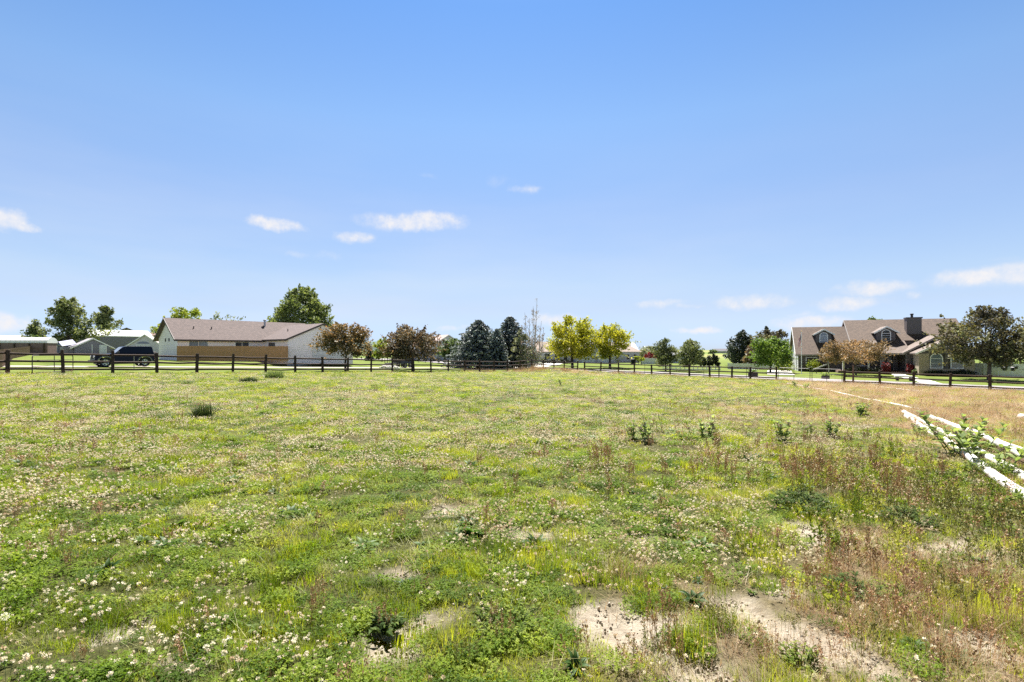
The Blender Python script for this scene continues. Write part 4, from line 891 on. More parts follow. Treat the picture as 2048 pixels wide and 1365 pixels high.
# planting in front of the dormer house
for i, (x, y, h_, w_, mt, lb) in enumerate([(1.9, -1.5, 1.9, 2.2, lf_ygreen, 'pale green leafy bush under the left window of the dormer house'), (2.2, -.9, 1.5, 2.6, lf_arb, 'dark bush against the left wing of the dormer house'),
        (9.4, -4.4, 1.0, 2.6, lf_arb, 'dark low bush at the edge of the porch'), (6.6, -4.5, 1.0, 2.4, lf_arb, 'dark low bush by the left end of the porch'), (12.75, -5.0, 1.5, 1.5, lf_red, 'dark red bush right of the porch steps'), (9.9, -5.3, 1.6, 1.2, lf_red, 'dark red upright bush left of the porch steps'),
        (14.6, -7.9, .75, 2.6, lf_arb, 'low dark hedge under the left arched window'), (17.2, -7.9, .85, 3.2, lf_arb, 'low dark hedge under the right arched window'), (13.2, -6.0, .9, 1.3, lf_green, 'small green bush at the stone corner')]):
    p = rh(x, y); rg = np.random.default_rng(300+i); k = 650
    t = thing('shrub', lb, 'shrub', (p.x, p.y, hgt(p.x, p.y)))
    q = rg.normal(size=(k, 3)); q /= np.linalg.norm(q, axis=1, keepdims=True); q *= rg.uniform(.4, 1, (k, 1))*np.array((w_/2, w_/2*.7, h_/2))*(1+.2*np.sin(q[:, :1]*7+i)); q[:, 2] += h_/2
    V, Q_ = quads(q, .12, rg); np_mesh('foliage', V, Q_, mt, t, attr={'tint': ('FACE', rg.uniform(0, 1, k))})
    mb = MB()
    for a in range(5): mb.tube([(0, 0, -.1), (w_*.2*math.cos(a*1.3), w_*.15*math.sin(a*1.3), h_*.7)], [.03, .01], 5)
    mb.build('stems', m_barkd, t)
# dark hedges before the white house
for i, (px, w_, h_) in enumerate([(1097, 3.6, 1.0), (1117, 3.4, .9), (1132, 2.6, .85)]):
    p = gz(px, 112); rg = np.random.default_rng(330+i); k = 700; q = rg.uniform(-1, 1, (k, 3)); q = q/np.maximum(1, np.linalg.norm(q, axis=1, keepdims=True)**.6)*np.array((w_/2, .8, h_/2)); q[:, 2] += h_/2
    t = thing('hedge', ('low dark hedge at the left front of the white house', 'low dark hedge below the middle of the left yellow green locust', 'low dark hedge just left of the left locust trunk')[i], 'hedge', p)
    V, Q_ = quads(q, .14, rg); np_mesh('foliage', V, Q_, lf_arb, t, attr={'tint': ('FACE', rg.uniform(0, 1, k))})
    mb = MB(); mb.tube([(0, 0, -.1), (0, 0, h_*.7)], [.05, .02], 5); mb.build('stems', m_barkd, t)
# row of small dark clipped plants across the lane
for i, px in enumerate((837, 851, 864.6, 877.5, 890)):
    p = gz(px, 98); rg = np.random.default_rng(350+i); k = 200; q = rg.normal(size=(k, 3)); q /= np.linalg.norm(q, axis=1, keepdims=True); q *= np.array((.36, .36, .42)); q[:, 2] += .75
    t = thing('shrub', 'small dark round shrub in the evenly spaced row behind the rail fence', 'shrub', p, 0, 'row of small dark shrubs'); V, Q_ = quads(q, .1, rg); np_mesh('foliage', V, Q_, lf_arb, t, attr={'tint': ('FACE', rg.uniform(0, 1, k))})
    mb = MB(); mb.tube([(0, 0, -.1), (0, 0, .6)], .04, 6); mb.build('stem', m_barkd, t)
# far wooded ridge
def ridge():
    n = 160; xs = np.linspace(-1500, -80, n); r = []
    hh = 8+22*fbm(xs, xs*0, 260, 3, 4)*sst(-80, -300, xs)+4*fbm(xs, xs*0+4, 30, 8, 3)
    V = []; 
    for j, (dy, f) in enumerate([(0, 0), (25, .55), (60, 1.0), (180, .0)]):
        V.append(np.stack([xs, 1350+dy+xs*.05, -8+(hh+8)*f+(fbm(xs, xs*0+dy, 14, 5, 3)-.5)*3*(f > 0)], -1))
    V = np.concatenate(V); i = np.arange(4*n).reshape(4, n); q = np.stack([i[:-1, :-1], i[:-1, 1:], i[1:, 1:], i[1:, :-1]], -1).reshape(-1, 4)
    o = np_mesh('hills', V, q, M('far_woods', (.055, .085, .075), .95, .35, .02), smooth=True); tag(o, kind='structure')
ridge()
# ------------------------------------------------------------------ vehicles
m_navy = M('navy_car_paint', (.006, .008, .028), .3, .1, 1, 0, .15)
m_cglass = M('dark_car_glass', (.002, .003, .010), .1, .2, 1, 0, .25)
m_rubber = M('tyre_rubber', (.018, .018, .018), .85, .2, 8)
m_alloy = M('alloy_rim', (.55, .55, .57), .35, .1, 4, metal=.4)
m_blackp = M('black_plastic', (.025, .025, .028), .55, .2, 5)
m_lamp = M('clear_lamp', (.6, .6, .62), .15, .05, 4)
m_fender = M('grey_fender_highlight', (.16, .16, .165), .35, .15)  # grey paints the bright highlight along the wheel arches
m_redlamp = M('red_lamp', (.25, .015, .015), .2, .1, 4)
def wheel(t, x, y, z, r, w, out, axis='Y', name='wheel'):
    """out = +1/-1 side of the hub cap along the wheel axis"""
    def A(p): return (p[0], p[1], p[2])
    e = MB(); e.lathe([(r*.42, -w*.3), (r*.42, w*.3)], (0, 0, 0), 16, 'Y'); h = e.build(name, m_blackp, t); h.location = (x, y, z)
    if axis == 'X': h.rotation_euler = (0, 0, math.pi/2)
    ty = MB(); n = 28; prof = [(r*.62, -w/2), (r*.93, -w/2), (r, -w*.36), (r, w*.36), (r*.93, w/2), (r*.62, w/2)]
    vs = []; fs = []
    for (rr, zz) in prof:
        for k in range(n): q = 2*math.pi*k/n; vs.append((rr*math.cos(q), zz, rr*math.sin(q)))
    m = len(prof)
    for i in range(m):
        for k in range(n): fs.append((i*n+k, i*n+(k+1) % n, ((i+1) % m)*n+(k+1) % n, ((i+1) % m)*n+k))
    ty.add(vs, fs); ty.build('tyre', m_rubber, h, smooth=False)
    rm = MB(); yy = out*w*.34
    for k in range(6):
        q = 2*math.pi*k/6+.3; rm.box((math.cos(q)*r*.36, yy, math.sin(q)*r*.36), (r*.46, .03, r*.17), ry=-q)
    rm.lathe([(r*.15, yy-.03), (r*.15, yy+.03)], (0, 0, 0), 10, 'Y'); rm.tube([(r*.6*math.cos(2*math.pi*k/20), yy, r*.6*math.sin(2*math.pi*k/20)) for k in range(21)], r*.05, 6, False); rm.build('rim', m_alloy, h)
    return h
def suv():
    P = at(246, 734.5, 46.5); z = hgt(P.x, P.y)+.06
    t = thing('off_road_vehicle', 'dark navy boxy off road vehicle with a rear spare wheel, parked on the lane', 'car', (P.x, P.y, z), math.atan2(-E1[1], -E1[0]))
    W = .9
    def arch(cx, r=.50, zc=.44):
        return [(cx+r*math.cos(q), zc+r*math.sin(q)) for q in [math.pi*k/9 for k in range(10)]]
    prof = [(-2.18, .62), (-2.2, 1.18), (.62, 1.24), (.80, 1.20), (2.02, 1.10), (2.16, .98), (2.2, .60), (2.1, .48)]
    prof += arch(1.45) + [(.9, .42), (-.92, .42)] + arch(-1.45) + [(-2.1, .5)]
    mb = MB(); mb.prism([(x, -W, zz) for x, zz in prof], (0, 2*W, 0)); mb.build('body', m_navy, t, bevel=.035)
    c_ = MB(); c_.bx(-2.0, 2.0, -.62, .62, .26, .43); c_.build('underside_shade', m_blackp, t)  # black box added as the shade beneath the body
    # cabin
    g = [(-2.14, 1.19), (.70, 1.21), (.12, 1.80), (-.1, 1.84), (-1.95, 1.84), (-2.06, 1.78)]; n = len(g); vs = []
    for sgn in (-1, 1):
        for (x, zz) in g: vs.append((x, sgn*(W-.04-(zz-1.19)*.17), zz))
    mb = MB(); mb.add(vs, [tuple(range(n)), tuple(range(n, 2*n))[::-1]] + [((i+1) % n, i, i+n, (i+1) % n+n) for i in range(n)]); mb.build('cabin', m_navy, t, bevel=.04)
    def side(sgn, pts, name='window'):
        m = MB(); q = []
        for (x, zz) in pts: q.append((x, sgn*(W-.04-(zz-1.19)*.17+.004), zz))
        m.prism(q, (0, sgn*.008, 0)); m.build(name, m_cglass, t)
    for sgn in (-1, 1):
        side(sgn, [(-.28, 1.28), (.50, 1.28), (.06, 1.73), (-.28, 1.74)]); side(sgn, [(-1.12, 1.28), (-.36, 1.28), (-.36, 1.74), (-1.12, 1.74)]); side(sgn, [(-1.98, 1.28), (-1.2, 1.28), (-1.2, 1.74), (-1.92, 1.74)])
        for cx in (1.45, -1.45):
            f = MB(); f.tube([(cx+.54*math.cos(q), sgn*(W+.03), .45+.52*math.sin(q)) for q in [math.pi*(.03+.94*k/12) for k in range(13)]], .055, 7); f.build('fender_flare', m_fender, t)
        m = MB(); m.box((.55, sgn*(W+.12), 1.28), (.14, .2, .18)); m.build('mirror', m_blackp, t, bevel=.02)
        for x in (.0, -.85): m = MB(); m.bx(x-.3, x-.16, sgn*W, sgn*(W+.03), 1.05, 1.09); m.build('door_handle', m_alloy, t)
        m = MB(); m.bx(-1.0, 1.0, sgn*(W-.05), sgn*(W+.09), .36, .42); m.build('side_step', m_blackp, t)
        m = MB(); m.lathe([(.11, -.02), (.11, .03), (.03, .05)], (0, 0, 0), 12, 'Y'); hl = m.build('headlight', m_lamp, t); hl.location = (2.19, sgn*.62, .90); hl.rotation_euler = (0, 0, -math.pi/2)
        m = MB(); m.bx(-2.24, -2.19, sgn*.72-.07, sgn*.72+.07, .75, 1.0); m.build('tail_light', m_redlamp, t)
        for cx in (1.45, -1.45): wheel(t, cx, sgn*.80, .42, .42, .27, sgn)
    ws = MB(); ws.prism([(.69, -.72, 1.26), (.69, .72, 1.26), (.17, .66, 1.77), (.17, -.66, 1.77)], (.012, 0, .010)); ws.build('windscreen', M('windscreen_reflection', (.25, .27, .30), .05, .1), t)  # pale base colour paints the bright reflection on the windscreen
    rw = MB(); rw.prism([(-2.13, -.7, 1.28), (-2.13, .7, 1.28), (-2.075, .66, 1.72), (-2.075, -.66, 1.72)], (-.012, 0, 0)); rw.build('rear_window', m_cglass, t)
    b = MB(); b.bx(2.2, 2.36, -.86, .86, .42, .62); b.build('bumper', m_blackp, t, bevel=.03); b = MB(); b.bx(-2.34, -2.2, -.86, .86, .44, .62); b.build('bumper', m_blackp, t, bevel=.03)
    gr = MB()
    for k in range(7): gr.bx(2.19, 2.22, -.42+k*.13, -.36+k*.13, .72, 1.0)
    gr.build('grille', m_blackp, t)
    wheel(t, -2.38, .05, .98, .40, .25, 1, 'X', 'spare_wheel')
    rk = MB()
    for sgn in (-1, 1): rk.tube([(-1.8, sgn*.62, 1.845), (-1.8, sgn*.62, 1.9), (-.3, sgn*.62, 1.9), (-.3, sgn*.62, 1.845)], .018, 6)
    rk.build('roof_rail', m_alloy, t)
suv()
def trailer():
    p = gz(799, 71); t = thing('utility_trailer', 'dark blue box trailer with a slatted front half hidden by the purple bronze tree', 'trailer', (p.x, p.y, p.z+.05), math.atan2(E1[1], E1[0]))
    mb = MB(); mb.bx(-.45, 1.75, -.85, .85, .55, 1.62); mb.build('box', M('dark_blue_sheet', (.028, .03, .06), .5, .2), t, bevel=.03)
    mb = MB(); mb.bx(-1.85, -.46, -.85, .85, .55, .68); mb.build('deck', m_blackp, t)
    for s in (-1, 1):
        for k in range(4): q = MB(); q.bx(-1.85+k*.42, -1.79+k*.42, s*.85-.03, s*.85+.03, .68, 1.55); q.build('stake', m_post, t)
        for z in (.95, 1.45): q = MB(); q.bx(-1.85, -.46, s*.885-.02, s*.885+.02, z, z+.1); q.build('side_rail', m_post, t)
        for x in (.35, 1.2): wheel(t, x, s*.8, .33, .33, .2, s)
    q = MB(); q.tube([(-1.8, 0, .6), (-2.7, 0, .5)], .05, 6); q.build('drawbar', m_blackp, t)
trailer()
for i, (px, s) in enumerate([(764, .26), (768, .34), (773, .3), (778, .4), (783, .3), (788, .36), (793, .28), (797, .22), (761, .2), (771, .24), (785, .24)]):
    rg = np.random.default_rng(400+i); p = gz(px, 66+rg.uniform(-.8, .8)); V = []; F_ = []
    n, m = 8, 5
    for a in range(m):
        th = math.pi*a/(m-1)
        for b in range(n): q = 2*math.pi*b/n; k = rg.uniform(.78, 1.15)*s; V.append((math.sin(th)*math.cos(q)*k, math.sin(th)*math.sin(q)*k, math.cos(th)*k*.8+s*.5))
    for a in range(m-1):
        for b in range(n): F_.append((a*n+b, a*n+(b+1) % n, (a+1)*n+(b+1) % n, (a+1)*n+b))
    o = mesh_obj('rock', V, F_, M('white_rock', (.60, .57, .54), .9, .15, 5, bump=.3) if i == 0 else bpy.data.materials['white_rock']); o.location = p
    tag(o, 'pale white rock in the loose line of rocks below the dark trailer', 'rock', 'pale rocks below the trailer')
# dark bin by the white house
p = gz(1266, 108); t = thing('refuse_bin', 'dark blue wheeled bin at the right end of the white house', 'bin', p)
mb = MB(); mb.prism([(-.36, -.3, .08), (.36, -.3, .08), (.42, -.36, 1.05), (-.42, -.36, 1.05)], (0, .66, 0)); mb.build('bin_body', m_navy, t); mb = MB(); mb.prism([(-.45, -.42, 1.055), (.45, -.42, 1.055), (.45, .36, 1.15), (-.45, .36, 1.15)], (0, 0, .06)); mb.build('lid', m_blackp, t)
for s in (-1, 1): mb = MB(); mb.lathe([(.12, -.04), (.12, .04)], (s*.34, .3, .12), 10, 'Y'); mb.build('wheel', m_rubber, t)
# trellis
p = gz(1276.5, 103); t = thing('garden_trellis', 'small wooden garden trellis under the green vine', 'trellis', p)
for x in (-.6, .6): mb = MB(); mb.bx(x-.06, x+.06, -.06, .06, -.2, 1.5); mb.build('post', m_post, t)
mb = MB(); mb.bx(-.9, .9, -.05, .05, 1.501, 1.6); mb.build('beam', m_post, t)
# flagpole with flag
def flag():
    p = gz(1603, 68.5); top = at(1600, 664, 68.5).z-p.z
    t = thing('flagpole', 'slim white flagpole on the lawn left of the dormer house', 'flagpole', p)
    mb = MB(); mb.tube([(0, 0, -.3), (0, 0, top)], [.05, .03], 8); mb.build('pole', m_white, t); mb = MB(); mb.lathe([(.01, top), (.055, top+.04), (.055, top+.08), (.01, top+.12)], n=10); mb.build('finial', M('brass', (.5, .38, .15), .35, .1, metal=.6), t)
    red = M('flag_red', (.42, .03, .045), .8, .1); white = M('flag_white', (.75, .73, .72), .8, .05); blue = M('flag_blue', (.03, .04, .14), .8, .1)
    me = bpy.data.meshes.new('flag'); nx_, nz_ = 24, 26; W_, H_ = 1.75, 1.05; vs = []; fs = []; mi = []
    for j in range(nz_+1):
        for i in range(nx_+1):
            u, v = i/nx_, j/nz_      # u along fly, v from top
            fold = .055*math.sin(u*15+v*2)*min(1, u*3); x = -u*.34-.05*u*math.sin(v*3); z = -v*H_-u*.95*(1-.12*math.sin(u*9))
            vs.append((x, fold+.07*math.sin(u*23)*u, z))
    for j in range(nz_):
        for i in range(nx_):
            a = j*(nx_+1)+i; fs.append((a, a+1, a+nx_+2, a+nx_+1)); st = int(j/2); canton = (i < nx_*.4 and j < nz_*7/13)
            mi.append(2 if canton else st % 2)
    k = 0
    for row in range(9):           # stars of the canton as small raised patches
        for c in range(6 if row % 2 == 0 else 5):
            pass
    me.from_pydata(vs, [], fs); me.update(); [me.materials.append(m) for m in (red, white, blue)]; me.polygons.foreach_set('material_index', mi)
    o = bpy.data.objects.new('flag', me); COL.objects.link(o); o.location = (p.x-.06, p.y, p.z+top-.25)
    tag(o, 'limp striped flag with a blue corner hanging from the white flagpole', 'flag')
    sv = []; sf = []
    for row in range(9):
        for c in range(6 if row % 2 == 0 else 5):
            u = .4*((c+.5+(0 if row % 2 == 0 else .5))/6); v = (7/13)*(row+.6)/9.2; i, j = int(u*nx_), int(v*nz_)
            b0 = Vector(vs[j*(nx_+1)+i]); b1 = Vector(vs[(j+1)*(nx_+1)+i+1]); cpt = (b0+b1)/2; n = Vector((0, -.008, 0)); b = len(sv)
            for q in range(10):
                r = .022 if q % 2 == 0 else .009; an = math.pi/2+q*math.pi/5; sv.append(tuple(cpt+n+Vector((r*.5*math.cos(an), 0, r*math.sin(an)))))
            sf.append(tuple(range(b, b+10)))
    mesh_obj('stars', sv, sf, white, o)
flag()
# planters, bench, boxes on the vinyl fence
m_barrel = M('dark_barrel_wood', (.055, .04, .036), .8, .3, 5)
def planter(label, px, Z, r, h, flowers):
    p = gz(px, Z); t = thing('barrel_planter', label, 'planter', p)
    mb = MB(); mb.lathe([(r*.85, -.05), (r, h*.5), (r*.92, h), (r*.8, h), (r*.75, h-.08)], n=16); mb.build('tub', m_barrel, t)
    for z in (h*.2, h*.8): mb = MB(); mb.lathe([(r*.97, z-.03), (r*.99, z+.03)], n=16); mb.build('hoop', m_blackp, t)
    rg = np.random.default_rng(int(px)); q = rg.normal(size=(220, 3))*np.array((r*.5, r*.5, .1)); q[:, 2] += h+.1; V, Q_ = quads(q, .07, rg); np_mesh('plants', V, Q_, lf_maple, t, attr={'tint': ('FACE', rg.uniform(0, 1, 220))})
    if flowers:
        q = rg.normal(size=(50, 3))*np.array((r*.45, r*.45, .08)); q[:, 2] += h+.28; V, Q_ = quads(q, .07, rg); np_mesh('flowers', V, Q_, m_white, t)
planter('dark barrel planter with white flowers left of the tube gates', 1506, 60.5, .55, .62, True)
planter('round grey planter on the road edge behind the right tube gate', 1651, 57, .42, .42, False)
p = gz(1808, 55); t = thing('bench', 'pale slab bench on two dark legs by the road', 'bench', p, R(-22))
mb = MB(); mb.bx(-.85, .85, -.25, .25, .38, .52); mb.build('seat', m_conc, t, bevel=.02)
for s in (-.6, .6): mb = MB(); mb.prism([(s-.09, -.2, -.1), (s+.09, -.2, -.1), (s+.13, -.2, .379), (s-.13, -.2, .379)], (0, .4, 0)); mb.build('leg', m_blackp, t)
for px, lb in ((2008, 'small dark box on the white panel fence, left one'), (2025, 'small dark box on the white panel fence, right one')):
    q0, q1 = gz(1941, 68), gz(2120, 60); u = (px-1024)/F; d = q1-q0; a = (u*q0.y-q0.x)/(d.x-u*d.y); x, y = q0.x+d.x*a, q0.y+d.y*a
    t = thing('wall_box', lb, 'box', (x-.04, y-.12, hgt(x, y)+.75), math.atan2(d.y, d.x)); mb = MB(); mb.bx(-.16, .16, -.12, .0, 0, .38); mb.build('box_body', m_blackp, t, bevel=.02); mb = MB(); mb.prism([(-.2, -.18, .381), (.2, -.18, .381), (.2, .0, .5), (-.2, .0, .5)], (0, 0, .03)); mb.build('lid', m_blackp, t)
p = gz(1640, 71); t = thing('leaning_plank', 'pale tilted plank frame leaning in the bed before the dormer house', 'frame', p, R(-10)); mb = MB(); mb.box((0, 0, .9), (2.0, .06, .16), ry=R(-24)); mb.build('plank', m_conc, t); mb = MB(); mb.bx(-.5, -.42, -.04, .04, -.1, .68); mb.build('prop', m_barkd, t)
# ------------------------------------------------------------------ pipes lying in the grass
def pipe(label, pa, pb, r, lift=.0, segs=1, bell=True, group=None, sink=.0):
    a, b = G(*pa), G(*pb)
    def gp(f):
        q = a.lerp(b, f); return Vector((q.x, q.y, float(HN(np.array(q.x), np.array(q.y)))+r+lift-sink))
    t = thing('irrigation_pipe', label, 'pipe', gp(0), 0, group); o = gp(0); n = 14
    P = [gp(i/n)-o for i in range(n+1)]
    ends = [P[0].lerp(P[-1], i/n) for i in range(n+1)]
    P = [Vector((e.x, e.y, p.z*.6+e.z*.4)) for e, p in zip(ends, P)]
    mb = MB(); mb.tube(P, r, 14); mb.build('pipe', m_pvc, t, smooth=False)
    if bell:
        d = (P[1]-P[0]).normalized(); mb = MB(); mb.tube([P[0]-d*.02, P[0]+d*.22, P[0]+d*.26], [r*1.16, r*1.16, r*1.01], 14); mb.build('bell_end', m_pvc, t)
        mb = MB(); mb.tube([P[0]-d*.025, P[0]-d*.021], [r*.9, r*.9], 14); mb.build('bore', m_vent, t)
    return t
pipe('long white pipe lying nearest the green field, passing under the big milkweed', (1812, 838), (1934, 918), .066)
pipe('white pipe running out of the photo at the lower right', (1928, 913), (2110, 1046), .066, bell=True)
pipe('white pipe whose open end lies farthest up beside the dry grass', (1808, 829), (2062, 966), .066)
pipe('white pipe farthest right in the bundle, half hidden by milkweed leaves', (1860, 841), (2070, 922), .066, lift=.03)
pipe('white pipe laid on top of the bundle at the right edge', (1990, 903), (2080, 950), .066, lift=.14)
pipe('thick pale pipe end at the right edge on the dry grass', (2043, 840), (2110, 850), .10, bell=True)
pipe('thin white line of pipe leading from the gates through the grass', (1575, 768), (1655, 783), .042, bell=False)
pipe('thin white pipe continuing the line half way to the big pipes', (1662, 783.5), (1742, 803), .042, bell=False)
pipe('thin white pipe nearest the bundle in the line from the gates', (1748, 803), (1845, 823), .042, bell=False)
pipe('short thin white pipe lying in the dry grass before the right fence', (1762, 776), (1842, 785), .05, bell=False)
# ------------------------------------------------------------------ plants one could count
def leaf_blade(V, Fq, base, direction, up, L_, w, droop=.25, n=4):
    """a pointed oval leaf as a strip of quads with a fold along the midrib"""
    d = Vector(direction).normalized(); u = Vector(up); s = d.cross(u).normalized(); u = s.cross(d).normalized(); b0 = len(V)
    for i in range(n+1):
        t = i/n; c = Vector(base)+d*(L_*t)+u*(L_*(.10*math.sin(t*math.pi)-droop*t*t)); ww = w*math.sin(math.pi*min(1, .08+.92*t)**.8)*.5+.001
        V.append(tuple(c-s*ww+u*ww*.35)); V.append(tuple(c)); V.append(tuple(c+s*ww+u*ww*.35))
    for i in range(n):
        a = b0+i*3; Fq.append((a, a+1, a+4, a+3)); Fq.append((a+1, a+2, a+5, a+4))
lf_milk = leafmat('milkweed_leaf', [(.12, .17, .055), (.21, .27, .09), (.33, .38, .17)], .42, rough=.6, spec=.12)
m_stem = M('green_stem', (.14, .17, .07), .7, .2, 8)
lf_mflower = leafmat('milkweed_flower', [(.30, .22, .20), (.42, .33, .29)], .2)
def milkweed(label, px, py, h, stems, spread, seed, leaf=.16):
    rg = random.Random(seed); p = G(px, py); t = thing('milkweed', label, 'plant', (p.x, p.y, p.z-.02))
    for s in range(stems):
        a = rg.uniform(0, 6.28); r = spread*(rg.random()**.5); b = Vector((r*.5*math.cos(a), r*.5*math.sin(a), -.02)); hh = h*rg.uniform(.62, 1.0)
        tip = Vector((r*1.3*math.cos(a)+rg.uniform(-.06, .06), r*1.3*math.sin(a), hh)); mid = b.lerp(tip, .5)+Vector((0, 0, .02))
        mb = MB(); mb.tube([b, mid, tip], [.009, .008, .005], 5); mb.build('stem', m_stem, t)
        V = []; Fq = []; n = max(4, int(hh/.095)); rot = rg.uniform(0, 3)
        for i in range(n):
            f = .16+.84*i/(n-1); c = b.lerp(tip, f); rot += math.pi/2+rg.uniform(-.3, .3); L_ = leaf*(.75+.5*math.sin(f*math.pi))*rg.uniform(.8, 1.15)
            for sg in (0, math.pi): leaf_blade(V, Fq, c, (math.cos(rot+sg), math.sin(rot+sg), .55+.5*f), (0, 0, 1), L_, L_*.46, rg.uniform(.15, .5))
        lo = mesh_obj('leaves', V, Fq, lf_milk, t); at_ = lo.data.attributes.new('tint', 'FLOAT', 'FACE'); at_.data.foreach_set('value', np.repeat(np.random.default_rng(seed+s).uniform(0, 1, len(Fq)//8), 8).astype(np.float32))
        if s % 2 == 0:
            q = np.random.default_rng(seed*3+s).normal(size=(60, 3)); q /= np.linalg.norm(q, axis=1, keepdims=True); q = q*.035+np.array(tip)+np.array((0, 0, -.01)); V2, Q2 = quads(q, .014, np.random.default_rng(s)); np_mesh('flower_head', V2, Q2, lf_mflower, t, attr={'tint': ('FACE', np.random.default_rng(s).uniform(0, 1, 60))})
    return t
milkweed('big leafy milkweed clump growing over the white pipes, largest of all', 1930, 912, .72, 10, .52, 1, .20)
milkweed('leafy milkweed among the pipes right of the biggest clump', 1990, 938, .55, 7, .36, 2, .19)
milkweed('upright milkweed clump in the field, the tallest left of the pipes', 1566, 888, .50, 7, .18, 3, .15)
milkweed('milkweed just left of a twin clump in the middle of the field', 1270, 883, .42, 4, .12, 4, .14)
milkweed('milkweed just right of its twin clump in the middle of the field', 1291, 885, .44, 5, .13, 5, .14)
milkweed('broad milkweed clump between the twin clumps and the tallest one', 1408, 876, .46, 7, .24, 6, .15)
milkweed('small milkweed at the left foot of the broad clump', 1384, 876, .26, 2, .07, 7, .11)
milkweed('milkweed between the tallest field clump and the pipe ends', 1662, 876, .42, 5, .16, 8, .14)
milkweed('thin milkweed close right of the tallest field clump', 1620, 874, .34, 3, .12, 9, .11)
milkweed('lone round milkweed near the far end of the pipe bundle', 1722, 834, .44, 8, .20, 10, .16)
milkweed('low milkweed at the left side of the nearest pipe', 1842, 875, .30, 4, .16, 11, .12)
milkweed('far little milkweed alone in the upper field below the locusts', 1124, 772, .5, 4, .16, 12, .16)
milkweed('small green plant beside the thin pipe just inside the gates', 1588, 775, .5, 4, .2, 13, .18)
milkweed('second small green plant beside the thin pipe inside the gates', 1612, 778, .4, 5, .3, 14, .18)
# dark rushy tufts
lf_leafy = leafmat('leafy_weed_leaf', [(.06, .10, .018), (.14, .20, .035), (.27, .31, .07)], .45, spec=.08)
lf_leafyd = leafmat('dark_weed_leaf', [(.03, .055, .014), (.07, .115, .024), (.15, .19, .05)], .35, spec=.08)
lf_dark = leafmat('dark_rush', [(.014, .025, .010), (.035, .055, .02), (.08, .105, .04)], .25, spec=.1)
def blades(n, r, h, w, rg, lean=.5, curve=.4, hv=.45, segs=2):
    a = rg.uniform(0, 2*math.pi, n); q = r*rg.uniform(0, 1, n)**.6; bx_, by_ = q*np.cos(a), q*np.sin(a)
    hh = h*(1-hv+2*hv*rg.uniform(0, 1, n)); fa = rg.uniform(0, 2*math.pi, n); ln = lean*np.abs(rg.normal(0, .6, n)); ww = w*rg.uniform(.6, 1.3, n)
    dx, dy = np.cos(fa), np.sin(fa); sx, sy = -dy, dx; V = []
    for i in range(segs+1):
        t = i/segs; off = hh*(ln*t+curve*ln*t*t); z = hh*t*(1-.25*np.minimum(ln, 1)*t)
        cx, cy = bx_+dx*off, by_+dy*off; k = ww*(1-t*.95)*.5
        V.append(np.stack([cx-sx*k, cy-sy*k, z-.01*(i == 0)], -1)); V.append(np.stack([cx+sx*k, cy+sy*k, z-.01*(i == 0)], -1))
    V = np.stack(V, 1); m = 2*(segs+1); base = np.arange(n)[:, None]*m
    Fq = np.concatenate([base+np.array((2*i, 2*i+1, 2*i+3, 2*i+2)) for i in range(segs)], 0); return V.reshape(-1, 3), Fq
def tuft(name, label, px, py, r, h, n, mat, seed, w=.012, group=None, lean=1.0):
    rg = np.random.default_rng(seed); p = G(px, py); V, Fq = blades(n, r, h, w, rg, lean, .5, .3, 3)
    o = np_mesh(name, V, Fq, mat, attr={'tint': ('FACE', np.tile(rg.uniform(0, 1, n), 3))}); o.location = p; return tag(o, label, 'grass tuft', group)
tuft('grass_tuft', 'dark spiky rush tuft standing alone in the left field', 405, 838, .18, .34, 380, lf_dark, 1, .016)
tuft('grass_tuft', 'low dark tuft beside the spiky rush tuft', 318, 841, .30, .16, 420, lf_green, 2, .012)
tuft('grass_tuft', 'dark green tuft near the left fence below the board fence', 548, 757, .55, .5, 500, lf_green, 3, .03)
tuft('grass_tuft', 'flat dark tuft between the left fence and the field below the board fence', 497, 766, .45, .28, 400, lf_dark, 4, .03)
def leafy(name, label, px, py, r, h, nst, mat, seed, L_=.035):
    rg = np.random.default_rng(seed); p = G(px, py); t = thing(name, label, 'weed', p); V = []; Fq = []; mb = MB()
    for k in range(nst):
        a = rg.uniform(0, 6.28); q = r*rg.uniform()**.5; hh = h*rg.uniform(.4, 1.1)*(1.1-.6*q/r); b = Vector((q*.7*math.cos(a), q*.7*math.sin(a), -.01)); e = Vector((q*1.25*math.cos(a), q*1.25*math.sin(a), hh))
        mb.tube([b, b.lerp(e, .5)+Vector((0, 0, hh*.1)), e], [.003, .0025, .0012], 4, False)
        for i in range(int(5+hh/.02)):
            an = rg.uniform(0, 6.28); leaf_blade(V, Fq, b.lerp(e, rg.uniform(.15, 1)), (math.cos(an), math.sin(an), rg.uniform(.1, .9)), (0, 0, 1), L_*rg.uniform(.6, 1.4), L_*.4, .3, 2)
    mb.build('stems', m_stem, t); lo = mesh_obj('leaves', V, Fq, mat, t); at_ = lo.data.attributes.new('tint', 'FLOAT', 'FACE'); at_.data.foreach_set('value', np.repeat(rg.uniform(0, 1, len(Fq)//4), 4).astype(np.float32))
leafy('leafy_weed', 'dark broad leaved weed at the bottom middle beside bare soil', 770, 1268, .08, .10, 22, lf_leafyd, 5, .05)
leafy('leafy_weed', 'bushy green weed above the bare soil patch on the right', 1605, 1018, .30, .17, 70, lf_leafyd, 6, .045)
leafy('leafy_weed', 'bushy green weed below the lower pipe, right of the bare soil patch', 1815, 1046, .26, .17, 60, lf_leafyd, 7, .045)
leafy('leafy_weed', 'low green weed at the right of the bottom bare soil', 1010, 1240, .22, .10, 60, lf_leafy, 8, .03)
leafy('leafy_weed', 'green leafy weed in the lower right dry grass', 1700, 1185, .16, .12, 40, lf_leafyd, 9, .035)
